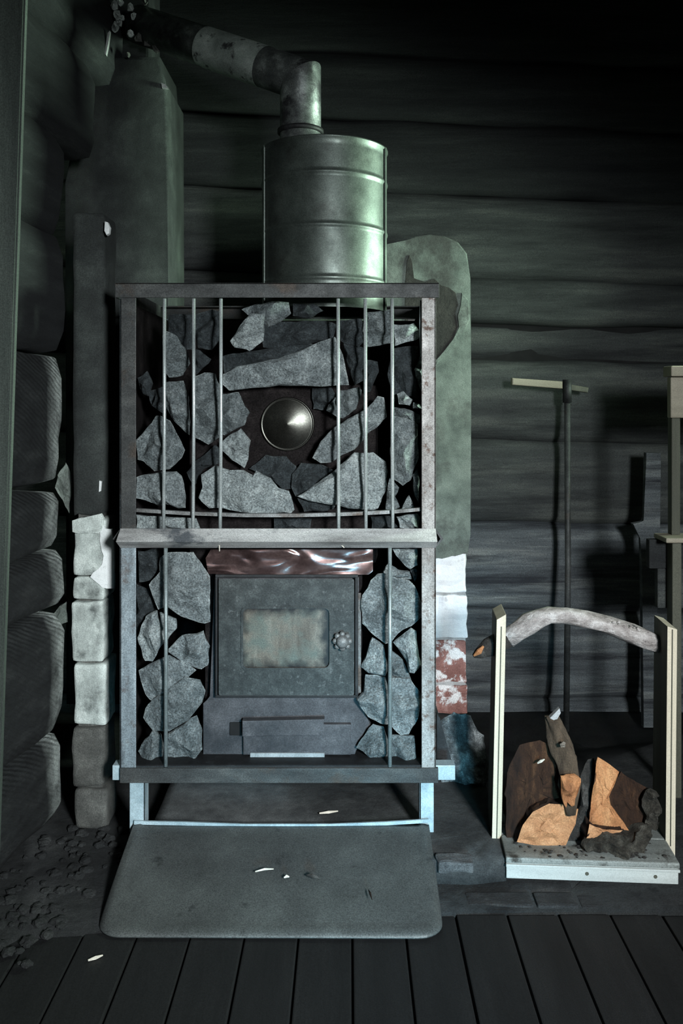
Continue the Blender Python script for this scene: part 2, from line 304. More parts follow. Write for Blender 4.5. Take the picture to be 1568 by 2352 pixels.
# sooty oven glass: streaked brown-grey film, blacker in the corners where smoke creeps under the frame
def glass_mat():
    m = bpy.data.materials.new('smoked_oven_glass'); m.use_nodes = True; nt = m.node_tree; b = nt.nodes['Principled BSDF']
    tc = nt.nodes.new('ShaderNodeTexCoord'); g = nt.nodes.new('ShaderNodeNewGeometry')
    mp = nt.nodes.new('ShaderNodeMapping'); nt.links.new(g.outputs['Position'], mp.inputs[0]); mp.inputs['Scale'].default_value = (1, 1, .16)
    n = tex(nt, 'ShaderNodeTexNoise', mp.outputs[0], 38, 5, Roughness=.6)
    c = ramp(nt, n.outputs[0], [(.28, (.060, .048, .036)), (.50, (.125, .110, .088)), (.72, (.21, .20, .165))])
    n2 = tex(nt, 'ShaderNodeTexNoise', g.outputs['Position'], 26, 4)
    c = mix(nt, c, (.10, .115, .098), ramp(nt, n2.outputs[0], [(.45, (0, 0, 0)), (.65, (1, 1, 1))]))
    sx = nt.nodes.new('ShaderNodeSeparateXYZ'); nt.links.new(tc.outputs['Generated'], sx.inputs[0])
    def mth(op, a, b=None):
        q = nt.nodes.new('ShaderNodeMath'); q.operation = op
        for i_, v in enumerate((a, b)):
            if v is None: continue
            if isinstance(v, (int, float)): q.inputs[i_].default_value = v
            else: nt.links.new(v, q.inputs[i_])
        return q.outputs[0]
    dx = mth('MULTIPLY', mth('SUBTRACT', .5, mth('ABSOLUTE', mth('SUBTRACT', sx.outputs[0], .46))), 1.4); dz = mth('SUBTRACT', .5, mth('ABSOLUTE', mth('SUBTRACT', sx.outputs[2], .5)))
    n3 = tex(nt, 'ShaderNodeTexNoise', g.outputs['Position'], 45, 4)
    e_ = mth('ADD', mth('MINIMUM', dx, dz), mth('MULTIPLY', mth('SUBTRACT', n3.outputs[0], .5), .35))
    c = mix(nt, (.014, .011, .010), c, ramp(nt, e_, [(.0, (0, 0, 0)), (.17, (1, 1, 1))]))
    gg = tex(nt, 'ShaderNodeTexNoise', g.outputs['Position'], 420, 2)
    c = mix(nt, c, ramp(nt, gg.outputs[0], [(.3, (.7,)*3), (.5, (1,)*3), (.7, (1.35,)*3)]), 1.0, 'MULTIPLY')
    nt.links.new(c, b.inputs['Base Color']); b.inputs['Roughness'].default_value = .35
    return m
M['oven_glass'] = glass_mat()
def clear_glass():
    m = bpy.data.materials.new('window_glass'); m.use_nodes = True; b = m.node_tree.nodes['Principled BSDF']
    n = tex(m.node_tree, 'ShaderNodeTexNoise', m.node_tree.nodes.new('ShaderNodeNewGeometry').outputs['Position'], 5)
    m.node_tree.links.new(ramp(m.node_tree, n.outputs[0], [(.3, (.9, .95, .93)), (.7, (1, 1, 1))]), b.inputs['Base Color'])
    b.inputs['Roughness'].default_value = .05; b.inputs['Transmission Weight'].default_value = 1; b.inputs['IOR'].default_value = 1.1
    return m
M['glass'] = clear_glass()
# wavy sheet bump for the copper strip
def wavy(m):
    nt = m.node_tree; b = nt.nodes['Principled BSDF']; g = nt.nodes.new('ShaderNodeNewGeometry')
    wv = nt.nodes.new('ShaderNodeTexNoise'); wm = nt.nodes.new('ShaderNodeMapping'); nt.links.new(g.outputs['Position'], wm.inputs[0]); wm.inputs['Rotation'].default_value = (0, .45, 0); wm.inputs['Scale'].default_value = (.8, 1, 2.2); nt.links.new(wm.outputs[0], wv.inputs['Vector']); wv.inputs['Scale'].default_value = 11
    wv.inputs['Detail'].default_value = .5; wv.inputs['Distortion'].default_value = 1.2
    bp = nt.nodes.new('ShaderNodeBump'); bp.inputs['Strength'].default_value = .9; bp.inputs['Distance'].default_value = .018
    nt.links.new(wv.outputs[0], bp.inputs['Height']); nt.links.new(bp.outputs[0], b.inputs['Normal'])
wavy(M['copper'])
# ------------------------------------------------------------------ the room
XL, XR, YF, YB, ZC = -0.98, 1.36, -0.92, 2.74, 2.16
fl = struct(obj('floor', bx((XL-.2, YF-.1, -.06), (XR+.2, YB+.2, -.014)), M['gap']))
x = .0064-.092*11; k = 0
while x < XR:
    o = obj('plank', bx((x+.0018, YF, -.030), (min(x+.092, XR)-.0018, 1.575+random.uniform(-.004, .004), random.uniform(-.0015, .0015)), .0025), M['floor'], fl)
    x += .092
# concrete hearth: low apron, raised slab, brick edging
def slabmesh(pts, z0, z1, amp, seed, n=26):
    """uneven cast slab on a floor outline (x, y)"""
    bm = NB(); xs = [p[0] for p in pts]; ys = [p[1] for p in pts]
    top = [bm.verts.new((a, b, z1)) for a, b in pts]; f = bm.faces.new(top)
    r = bmesh.ops.extrude_face_region(bm, geom=[f]); ev = [e for e in r['geom'] if isinstance(e, bmesh.types.BMVert)]
    for v in ev: v.co.z = z0
    bmesh.ops.triangulate(bm, faces=bm.faces[:]); 
    for _ in range(4): bmesh.ops.subdivide_edges(bm, edges=[e for e in bm.edges if e.calc_length() > .05], cuts=1)
    for v in bm.verts:
        if v.co.z > z0+.001:
            q = noise.noise_vector(v.co*14+Vector((seed, 0, 0))); v.co.z += q.z*amp; v.co.x += q.x*amp*.5; v.co.y += q.y*amp*.5
    return bm
def rbx(a, b):
    bm = NB(); box(bm, a, b, .005); bmesh.ops.subdivide_edges(bm, edges=[e for e in bm.edges if e.calc_length() > .015], cuts=4, use_grid_fill=True)
    for v in bm.verts: v.co += noise.noise_vector(v.co*40)*.004
    return bm
ap = [(-.98, 1.36), (-.66, 1.37), (-.60, 1.44), (-.56, 1.50), (-.45, 1.515), (.20, 1.575), (.36, 1.585), (XR, 1.585), (XR, YB), (-.98, YB)]
obj('concrete_apron', slabmesh(ap, -.03, .004, .004, 3), M['concrete'], fl, True)
hs = [(-.40, 1.715), (.0, 1.71), (.10, 1.71), (.165, 1.668), (.23, 1.665), (.30, 1.68), (.31, 1.80), (.31, YB), (-.42, YB)]
obj('hearth_slab', slabmesh(hs, 0, .046, .002, 8), M['slab'], fl, True)
for (a, b, c, d) in ((.215, .335, 1.592, 1.640), (.340, .415, 1.590, 1.635), (.420, .56, 1.590, 1.632), (.565, .72, 1.592, 1.630), (.30, .42, 1.645, 1.70)):
    obj('edging_brick', bx((a, c, -.02), (b, d, random.uniform(.004, .009)), .006), M['edging'], fl)
obj('lit_slab_edge', rbx((.166, 1.655, .030), (.236, 1.692, .0515)), M['slab_lit'], fl)  # the slab's lit front edge, put in as a paler block
# rubble at the foot of the left wall
rb = NB(); R = random.Random(5)
for i in range(130):
    u = R.random(); x = -.72+.20*R.random()+.10*u; y = 1.40+.50*u; s = R.uniform(.004, .013)
    r = bmesh.ops.create_icosphere(rb, subdivisions=2, radius=s)
    for v in r['verts']:
        q = v.co.normalized(); v.co += q*s*.55*noise.noise(q*2.1+Vector((i*3.3, 0, 0))); v.co.z *= .55; v.co += Vector((x, y, .006+s*.15))
rub = obj('rubble', rb, M['concrete'], fl); rub['kind'] = 'stuff'
# ceiling
ce = struct(obj('ceiling', bx((XL-.2, YF-.1, ZC+.02), (XR+.2, YB+.2, ZC+.08)), M['gap']))
for i in range(14):
    obj('ceiling_board', bx((XL+i*.175+.002, YF, ZC), (XL+(i+1)*.175-.002, YB, ZC+.022), .002), M['log_top'], ce)
# back wall of hewn logs
YW = 2.60
wb = struct(obj('wall_back', bx((XL-.2, YW+.06, -.06), (XR+.2, YW+.16, ZC+.08)), M['gap']))
lines = [(-60, -45), (120, 158), (270, 306), (440, 462), (628, 652), (733, 748), (822, 836), (1008, 1018), (1196, 1206), (1400, 1410), (1605, 1612), (1715, 1720)]
for i in range(len(lines)-1):
    (a0, a1), (b0, b1) = lines[i], lines[i+1]           # photo heights of the joints at x=900 and x=1568
    def zz(y0, y1, px): y = y0+(y1-y0)*(px-900)/668; return P(0, y, YW).z
    pxl, pxr = 800+(XL-.05)*F/YW, 800+(XR+.05)*F/YW
    zA, zB = (zz(a0, a1, pxl)+zz(b0, b1, pxl))/2, (zz(a0, a1, pxr)+zz(b0, b1, pxr))/2
    h = zz(a0, a1, 1200)-zz(b0, b1, 1200)
    wd = .15 if i != 5 else .10
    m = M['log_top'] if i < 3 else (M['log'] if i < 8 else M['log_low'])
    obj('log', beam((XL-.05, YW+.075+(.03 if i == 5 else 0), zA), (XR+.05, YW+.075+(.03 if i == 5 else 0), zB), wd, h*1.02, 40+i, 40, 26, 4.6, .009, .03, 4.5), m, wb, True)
# left wall: hewn logs whose ends stop short of the brick pier
wl = struct(obj('wall_left', bx((XL-.14, YF-.1, -.06), (XL, YB+.1, ZC+.08)), M['gap']))
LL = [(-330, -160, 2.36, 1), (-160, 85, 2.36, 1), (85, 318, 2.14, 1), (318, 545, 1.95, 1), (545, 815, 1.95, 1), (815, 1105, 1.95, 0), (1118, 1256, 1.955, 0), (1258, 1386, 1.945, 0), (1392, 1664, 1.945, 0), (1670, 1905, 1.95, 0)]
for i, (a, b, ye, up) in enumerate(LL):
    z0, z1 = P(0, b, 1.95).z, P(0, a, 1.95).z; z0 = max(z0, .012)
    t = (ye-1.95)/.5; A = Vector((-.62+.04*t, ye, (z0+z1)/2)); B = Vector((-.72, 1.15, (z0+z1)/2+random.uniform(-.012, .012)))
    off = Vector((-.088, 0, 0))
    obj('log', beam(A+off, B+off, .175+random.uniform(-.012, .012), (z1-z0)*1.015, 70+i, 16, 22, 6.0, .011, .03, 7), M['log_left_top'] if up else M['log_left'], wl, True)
# the torn putty in the joint between two left logs
obj('caulking', rock([(150, 1062), (163, 1085), (166, 1115), (158, 1180), (145, 1150), (126, 1120), (134, 1090)], 1.93, .012, 5), M['plaster_green'], wl)
obj('caulking', rock([(136, 1394), (152, 1382), (156, 1430), (130, 1440), (112, 1428)], 1.925, .012, 6), M['plaster_green'], wl)
# right wall and the wall behind the camera, each with the window the daylight comes through
wr = struct(obj('wall_right', bx((XR+.10, YF-.1, -.06), (XR+.2, YB+.2, ZC+.08)), M['gap']))
def wallpanels(parent, mat, axis, c0, c1, lo, hi, wins):
    """boards around openings; axis 'X' = wall plane at x c0..c1 running in y, 'Y' = plane at y"""
    cuts = sorted({lo, hi, *[v for w_ in wins for v in w_[:2]]}); 
    for a, b in zip(cuts, cuts[1:]):
        zs = [(0, ZC)]
        for w0, w1, z0, z1 in wins:
            if a >= w0-1e-6 and b <= w1+1e-6: zs = [(0, z0), (z1, ZC)]
        for z0, z1 in zs:
            n = max(1, round((z1-z0)/.18))
            for i in range(n):
                za, zb = z0+(z1-z0)*i/n+.001, z0+(z1-z0)*(i+1)/n-.001
                p, q = ((c0, a, za), (c1, b, zb)) if axis == 'X' else ((a, c0, za), (b, c1, zb))
                obj('wall_board', bx(p, q, .004), mat, parent)
bpy.data.objects.remove(wr); wr = struct(obj('wall_right', bx((XR, YB, -.02), (XR+.10, YB+.05, ZC)), M['log']))
wallpanels(wr, M['log'], 'X', XR, XR+.10, YF, YB, [(1.90, 2.38, 1.01, 1.43)])
wf = struct(obj('wall_front', bx((XL-.05, YF-.10, -.02), (XL, YF, ZC)), M['log_top']))
wallpanels(wf, M['log_top'], 'Y', YF-.10, YF, XL, XR, [(.26, .58, .16, .52), (.61, 1.09, .94, 1.50)])
def window(n, axis, c, a0, a1, z0, z1):
    t = .03; bm = NB()
    def B(p0, p1, q0, q1):
        if axis == 'X': box(bm, (c, p0, q0), (c+.05, p1, q1), .002)
        else: box(bm, (p0, c-.05, q0), (p1, c, q1), .002)
    B(a0, a0+t, z0, z1); B(a1-t, a1, z0, z1); B(a0+t, a1-t, z0, z0+t); B(a0+t, a1-t, z1-t, z1)
    o = struct(obj('window_%d' % n, bm, M['wood_olive']))
    g = NB()
    if axis == 'X': box(g, (c+.02, a0+t, z0+t), (c+.024, a1-t, z1-t))
    else: box(g, (a0+t, c-.028, z0+t), (a1-t, c-.024, z1-t))
    obj('pane', g, M['glass'], o)
window(1, 'X', XR+.02, 1.90, 2.38, 1.01, 1.43)
window(2, 'Y', YF-.02, .61, 1.09, .94, 1.50)
window(3, 'Y', YF-.02, .26, .58, .16, .52)  # unseen pane added for the low blue lamp
# ------------------------------------------------------------------ chimney: plastered stack, brick pier in front of it
ch = thing('chimney', 'soot-grey plastered chimney with a pier of bare bricks at the left of the stove', 'chimney', (-.58, 2.0, 0))
YC = 2.25
st = prism([(150, 1620), (150, 420), (168, 300), (195, 240), (250, 130), (366, 128), (371, 188), (384, 196), (386, 650), (386, 1620)], YC, .22, .010)
obj('plaster_stack', st, M['plaster'], ch, True)
obj('flue', bx(P(262, 140, 2.30), P(342, -190, 2.30)+Vector((0, .14, 0)), .008), M['log_top'], ch)
YP = 1.88
PX0, PX1, PYB = P(165, 0, YP).x, P(240, 0, YP).x, 1.96
zt, zb = P(0, 488, YP).z, P(0, 1184, YP).z
pc = NB(); box(pc, (PX0, YP, zb), (PX1, 1.98, zt), .012)
bmesh.ops.subdivide_edges(pc, edges=[e for e in pc.edges if e.calc_length() > .1], cuts=12, use_grid_fill=True)
for v in pc.verts:
    q = noise.noise_vector(v.co*12); v.co += q*.004
    if abs(v.co.z-zb) < .02: v.co.z += .010*noise.noise(v.co*60)
obj('plaster_coat', pc, M['plaster'], ch, True)
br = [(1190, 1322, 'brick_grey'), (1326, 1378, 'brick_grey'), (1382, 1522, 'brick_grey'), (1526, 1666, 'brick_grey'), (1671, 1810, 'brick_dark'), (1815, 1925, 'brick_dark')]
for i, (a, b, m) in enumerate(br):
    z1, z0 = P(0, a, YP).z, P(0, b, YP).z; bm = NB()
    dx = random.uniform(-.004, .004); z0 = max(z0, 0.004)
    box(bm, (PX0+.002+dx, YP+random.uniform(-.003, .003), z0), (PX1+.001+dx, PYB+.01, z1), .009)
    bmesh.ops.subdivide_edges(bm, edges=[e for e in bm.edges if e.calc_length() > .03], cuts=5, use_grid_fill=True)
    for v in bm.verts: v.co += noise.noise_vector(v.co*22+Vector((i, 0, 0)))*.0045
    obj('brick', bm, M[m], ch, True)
obj('mortar_core', bx((PX0+.010, YP+.014, .004), (PX1-.008, PYB, zt-.01)), M['brick_dark'], ch)
obj('plaster_flake', prism([(165, 1196), (182, 1190), (205, 1188), (222, 1182), (231, 1180), (237, 1192), (236, 1214), (226, 1226), (200, 1222), (178, 1226), (166, 1222)], YP-.008, .012, .002), M['brick_grey'], ch)
f1 = obj('plaster_flake', prism([(228, 1186), (232, 1200), (240, 1216), (256, 1216), (261, 1240), (262, 1300), (260, 1352), (244, 1352), (232, 1350), (228, 1340), (218, 1332), (206, 1326), (212, 1316), (226, 1306), (236, 1298), (240, 1276), (232, 1264), (228, 1240), (232, 1222), (226, 1200)], YP-.006, .010, .002), M['lime'], ch)
f1['label'] = 'bright white limewash flake'
obj('plaster_flake', prism([(228, 1104), (233, 1106), (231, 1128), (227, 1130)], YP-.004, .006), M['lime'], ch)
obj('plaster_flake', prism([(240, 508), (247, 510), (252, 522), (250, 536), (244, 540), (239, 530)], 1.868, .012, .002), M['lime'], ch)
obj('plaster_flake', prism([(370, 190), (380, 194), (386, 202), (372, 202)], YC-.008, .012), M['mortar'], ch)
# crumbling mortar round the flue
R = random.Random(11)
for i, (px, py, s) in enumerate([(262, 12, 11), (275, 4, 8), (268, 34, 9), (272, 52, 12), (263, 62, 11), (280, 40, 7), (298, 18, 9), (308, 38, 8), (300, 78, 9), (318, 88, 10), (294, 124, 5), (332, 4, 7), (340, 96, 11), (362, 108, 12), (388, 116, 12)]):
    pts = [(px+s*R.uniform(.6, 1.1)*math.cos(a), py+s*1.25*R.uniform(.6, 1.1)*math.sin(a)) for a in [2*math.pi*j/8 for j in range(8)]]
    obj('mortar_lump', rock(pts, 2.215+.01*R.random(), .012, 200+i, 1, 10), M['brick_grey'] if i < 9 else M['brick_dark'], ch)
obj('mortar_sliver', prism([(247, 76), (252, 70), (248, 100), (243, 126), (240, 124), (243, 100)], 2.18, .012), M['mortar'], ch)
# ------------------------------------------------------------------ brick fire wall behind the stove
YR = 2.45
fw = thing('fire_wall', 'plastered brick fire wall behind the stove, its plaster broken off low down', 'wall', P(860, 1682, YR)*1)
fw.location.z = 0.04
def rbrick(a, b, seed):                                # brick with broken arrises and a spalled face
    bm = NB(); box(bm, a, b, .006)
    bmesh.ops.subdivide_edges(bm, edges=[e for e in bm.edges if e.calc_length() > .03], cuts=6, use_grid_fill=True)
    for v in bm.verts: v.co += noise.noise_vector(v.co*34+Vector((seed, 0, 0)))*.005
    return bm
edges = [1268, 1366, 1470, 1574, 1680]
for r in range(4):
    z1, z0 = P(0, edges[r]+3, YR).z, P(0, edges[r+1]-3, YR).z; z0 = max(z0, .05)
    x = P(1074, 0, YR).x-(.0 if r % 2 else .004); first = True
    while x > P(620, 0, YR).x:
        l = (.125 if (r % 2 and first) else .25); x0 = max(x-l+.006, P(610, 0, YR).x)
        obj('brick', rbrick((x0, YR+.006, z0), (x, YR+.118, z1), r), M['brick_white'] if r < 2 else M['brick_red'], fw); x = x-l-.002; first = False
obj('mortar_core', bx((P(612, 0, YR).x, YR+.012, .05), (P(1070, 0, YR).x, YR+.112, P(0, 1260, YR).z)), M['mortar'], fw)
top = [(612, 1268), (612, 640), (640, 570), (720, 552), (880, 566), (932, 552), (952, 543), (985, 538), (1020, 542), (1052, 556), (1072, 582), (1080, 640), (1082, 900), (1080, 1230), (1074, 1272), (1058, 1270), (1046, 1278), (1030, 1276), (1016, 1284), (996, 1280), (980, 1290), (800, 1275)]
pm = prism(top, YR, .118, .004)
obj('plaster_coat', pm, M['plaster_green'], fw)
o = obj('bare_patch', prism([(930, 652), (934, 600), (940, 586), (946, 600), (950, 640), (975, 648), (998, 640), (1012, 656), (1030, 660), (1046, 672), (1052, 700), (1044, 720), (1052, 750), (1040, 780), (1016, 810), (1000, 830), (985, 800), (930, 760)], YR-.003, .006, .001), M['bare'], fw)
o['label'] = 'dark patch where plaster has fallen off'
obj('crack_lip', prism([(1060, 672), (1076, 690), (1078, 735), (1066, 760), (1046, 790), (1024, 815), (1002, 836), (1000, 828), (1020, 806), (1042, 780), (1056, 752), (1050, 726), (1060, 700)], YR-.006, .010, .002), M['plaster_green'], fw)
# ------------------------------------------------------------------ sauna stove
SD = 1.78
sv = thing('sauna_stove', 'wood-fired sauna stove in a welded angle-iron cage filled with stones', 'stove', (P(640, 0, SD).x, 2.0, .047))
def X(px, Y=SD): return P(px, 0, Y).x
def Z(py, Y=SD): return P(0, py, Y).z
SB = 2.22                                              # rear of the cage
def angle(p0, p1, fa, fb, name, mat):                  # two thin flanges as one bar: boxes fa, fb given as (min, max)
    bm = NB(); box(bm, *fa, .0012); box(bm, *fb, .0012); return obj(name, bm, mat, sv)
th = .004
for (a, b, i0, i1, m) in ((275, 312, 1, 0, 'steel_dark'), (968, 1001, 0, 1, 'post_rust')):
    x0, x1 = X(a), X(b)
    for yy, s in ((SD, 1), (SB, -1)):
        bm = NB(); box(bm, (x0, yy, Z(1764)), (x1, yy+th*s, Z(1252) if yy == SD else Z(684)), .0012)
        xs = x0 if i0 == 1 else x1-th
        box(bm, (xs, yy, Z(1764)), (xs+th, yy+.032*s, Z(684)), .0012)
        obj('post', bm, M['post_low' if a < 600 else 'post_rust'], sv)
    bm = NB(); box(bm, (x0, SD, Z(1216)), (x1, SD+th, Z(684)), .0012); obj('post', bm, M[m], sv)
# top rails
for yy, s in ((SD-.003, 1), (SB+.003, -1)):
    bm = NB(); box(bm, (X(265), yy, Z(684)), (X(1008), yy+th*s, Z(650)), .0012); box(bm, (X(265), yy, Z(654)), (X(1008), yy+.032*s, Z(650)), .0012)
    obj('top_rail', bm, M['steel_dark'], sv)
for xx, s in ((X(265), 1), (X(1008), -1)):
    bm = NB(); box(bm, (xx, SD, Z(684)), (xx+th*s, SB, Z(650)), .001); obj('top_rail', bm, M['steel_dark'], sv)
# mid rail: angle iron with its ridge outwards (front and both sides)
zm = Z(1238); hu, hd, pr = Z(1214)-zm, zm-Z(1258), .034
def ridge(a, b, out, name, mat, pr=pr):
    """ridge-out angle bar from a to b; out = unit vector the ridge points to"""
    a, b, out = Vector(a), Vector(b), Vector(out); bm = NB()
    sec = [Vector((0, 0, hu)), out*pr, Vector((0, 0, -hd)), -out*.004+Vector((0, 0, -hd)), out*(pr-.006), -out*.004+Vector((0, 0, hu))]
    r0 = [bm.verts.new(a+s) for s in sec]; r1 = [bm.verts.new(b+s) for s in sec]
    for i in range(6): bm.faces.new((r0[i], r0[(i+1) % 6], r1[(i+1) % 6], r1[i]))
    bm.faces.new(r0[::-1]); bm.faces.new(r1); return obj(name, bm, mat, sv)
ridge((X(277), SD-.002, zm), (X(1000), SD-.002, zm), (0, -1, 0), 'mid_rail', M['steel_mid'])
ridge((X(276), SD, zm), (X(276), SB, zm), (-1, 0, 0), 'mid_rail', M['steel_dark'], .015)
ridge((X(1001), SD, zm), (X(1001), SB, zm), (1, 0, 0), 'mid_rail', M['steel_dark'], .015)
# base rail, the cross bar behind it and the legs
bm = NB(); box(bm, (X(276), SD-.004, Z(1795)), (X(1006), SD+th, Z(1763)), .0012); box(bm, (X(276), SD-.004, Z(1797)), (X(1006), SD+.032, Z(1793)), .0012)
obj('base_rail', bm, M['steel_dark'], sv)
obj('cross_bar', bx((X(256), SD+.006, Z(1795)), (X(1046), SD+.036, Z(1761)), .0015), M['galv'], sv)
obj('cross_bar', bx((X(256), SB-.036, Z(1795)), (X(1046), SB-.006, Z(1761)), .0015), M['galv'], sv)
for a, b in ((297, 333), (963, 996)):
    for yy in (SD+.002, SB-.034):
        bm = NB(); box(bm, (X(a), yy, .046), (X(b), yy+.004, Z(1797)), .001); s = X(b)-.004 if a < 600 else X(a)
        box(bm, (s, yy, .046), (s+.004, yy+.03, Z(1797)), .001); obj('leg', bm, M['galv'], sv)
for xx in (X(284), X(988)): obj('side_sheet', bx((xx, SD+.05, Z(1762)), (xx+.003, SB-.01, Z(690))), M['sootiron'], sv)
obj('rear_sheet', bx((X(284), SB-.012, Z(1762)), (X(992), SB-.008, Z(690))), M['sootiron'], sv)
obj('bottom_sheet', bx((X(284), SD+.006, Z(1764)), (X(992), SB-.01, Z(1760))), M['iron'], sv)
bm = prism([(1003, 1640), (1010, 1650), (1041, 1762), (1003, 1762)], SD+.10, .30); obj('side_skirt', bm, M['iron'], sv)
# rods
for px, pb in ((377, 1214), (444.5, 1212), (507, 1212), (776, 1212), (838.5, 1212), (900, 1212)):
    tp = px if px > 400 else 377.5
    obj('rod', tube([P(tp, 686, SD+.006), P(px+.5, 950, SD+.0065), P(px+(1.5 if px > 700 else -1.5), pb+6, SD+.006)], .0036, 10), M['rod'], sv, True)
for px in (380.5, 895):
    obj('rod', tube([P(px, 1258, SD+.006), P(px+.6, 1500, SD+.006), P(px, 1764, SD+.006)], .0040, 10), M['rod_low'], sv, True)
obj('rod', tube([P(966, 690, SD+.012), P(964, 740, SD+.012), P(967, 820, SD+.012)], .0018, 8), M['rod_low'], sv, True)
bm = NB(); pts = [(313, 1172), (420, 1179), (560, 1184), (680, 1184), (800, 1181), (900, 1176), (966, 1170)]
vv = []
for px, py in pts:
    p = P(px, py, SD+.014); vv.append([bm.verts.new(p+Vector((0, dy, dz))) for dy, dz in ((0, .0035), (0, -.0035), (.012, -.0035), (.012, .0035))])
for a, b in zip(vv, vv[1:]):
    for k in range(4): bm.faces.new((a[k], a[(k+1) % 4], b[(k+1) % 4], b[k]))
bm.faces.new(vv[0]); bm.faces.new(vv[-1])
obj('stone_bar', bm, M['steel'], sv)
# stove body
YS = SD+.085
bd = NB(); box(bd, P(470, 1752, YS), P(832, 1300, YS)+Vector((0, .33, 0)), .004)
box(bd, P(430, 1300, YS+.01), P(868, 880, YS+.01)+Vector((0, .30, 0)), .02)
body = obj('stove_body', bd, M['sootiron'], sv)
# round cap on the upper body
cc = P(660, 974, YS+.008); rc = 62/F*YS
obj('round_cap', lathe([(rc*1.02, .006), (rc*1.0, -.003), (rc*.965, -.005), (rc*.94, -.003), (rc*.90, -.004), (rc*.50, -.009), (rc*.06, -.0135), (.0006, -.0138)], cc, 'Y', 56), M['cap'], sv, True)
# copper-brown strip above the door
obj('heat_strip', prism([(478, 1318), (472, 1282), (484, 1262), (856, 1262), (856, 1312), (846, 1320)], SD+.05, .004), M['copper'], sv)
# stove front, door, glass, knob, ash drawer
ff = NB(); prism([(466, 1752), (466, 1616), (484, 1600), (492, 1326), (824, 1326), (824, 1600), (838, 1640), (852, 1668), (824, 1700), (808, 1752)], SD+.062, .02, .002, ff)
obj('front_plate', ff, M['iron_dust'], sv)
dr = bpy.data.objects.new('door', None); COL.objects.link(dr); dr.parent = sv; dr.location = P(497, 1598, SD+.05)-sv.location
YD = SD+.040
fm = NB()
for a in ((494, 1320, 822, 1327), (494, 1327, 499, 1600), (815, 1327, 822, 1600), (494, 1597, 822, 1603)):
    box(fm, P(a[0], a[3], YD+.004), P(a[2], a[1], YD+.004)+Vector((0, .022, 0)), .001)
obj('door_frame', fm, M['iron'], dr)
dm = NB()                                             # slab with a rounded opening
def rrect(x0, y0, x1, y1, r, n=5):
    o = []
    for cx_, cy_, a0 in ((x1-r, y0+r, -90), (x1-r, y1-r, 0), (x0+r, y1-r, 90), (x0+r, y0+r, 180)):
        for i in range(n+1):
            a = math.radians(a0+90*i/n); o.append((cx_+r*math.cos(a), cy_+r*math.sin(a)))
    return o
out = rrect(502, 1330, 813, 1597, 4); inn = rrect(558, 1398, 756, 1534, 12); rim = rrect(553, 1393, 761, 1539, 14)
def ring_(pts, Y): return [dm.verts.new(P(x, y, Y)) for x, y in pts]
ch_ = [ring_(out, YD+.022), ring_(out, YD), ring_(rim, YD), ring_(rim, YD-.003), ring_(inn, YD-.003), ring_(inn, YD+.022)]
for a, b in zip(ch_, ch_[1:]):
    for k in range(len(a)): dm.faces.new((a[k], a[(k+1) % len(a)], b[(k+1) % len(a)], b[k]))
obj('door_slab', dm, M['door'], dr)
g = obj('door_glass', prism(rrect(557, 1397, 757, 1535, 12), YD+.004, .004), M['oven_glass'], dr); g['label'] = 'smoke-stained glass pane'
kn = NB(); kc = P(786, 1473, YD-.012)
lathe([(.0005, -.014), (.008, -.013), (.013, -.007), (.012, 0), (.006, .004), (.005, .014)], kc, 'Y', 16, kn)
for i in range(8):
    a = 2*math.pi*i/8; r = bmesh.ops.create_icosphere(kn, subdivisions=2, radius=.0062)
    for v in r['verts']: v.co = Vector((v.co.x, v.co.y*.9, v.co.z))+kc+Vector((math.cos(a)*.0145, .001, math.sin(a)*.0145))
obj('door_knob', kn, M['steel'], dr, True)['label'] = 'scalloped metal knob'
obj('latch_strip', pbox(822, 1362, 829, 1592, SD+.05, .004, .0008), M['steel'], sv)
ad = bpy.data.objects.new('ash_drawer', None); COL.objects.link(ad); ad.parent = sv; ad.location = P(556, 1745, SD+.05)-sv.location
dm = NB(); box(dm, P(558, 1734, SD+.050), P(806, 1664, SD+.050)+Vector((0, .02, 0)), .002); obj('drawer_front', dm, M['iron_dust'], ad)
obj('drawer_lip', prism([(556, 1656), (745, 1652), (742, 1666), (744, 1690), (556, 1692)], SD+.036, .018, .002), M['iron_dust'], ad)
obj('drawer_slot', pbox(527, 1660, 556, 1690, SD+.058, .008), M['gap'], ad)
obj('ash_tray', pbox(574, 1730, 745, 1747, SD+.046, .02, .001), M['ash'], ad)
obj('sill_strip', pbox(480, 1746, 796, 1751, SD+.040, .02, .001), M['galv'], sv)
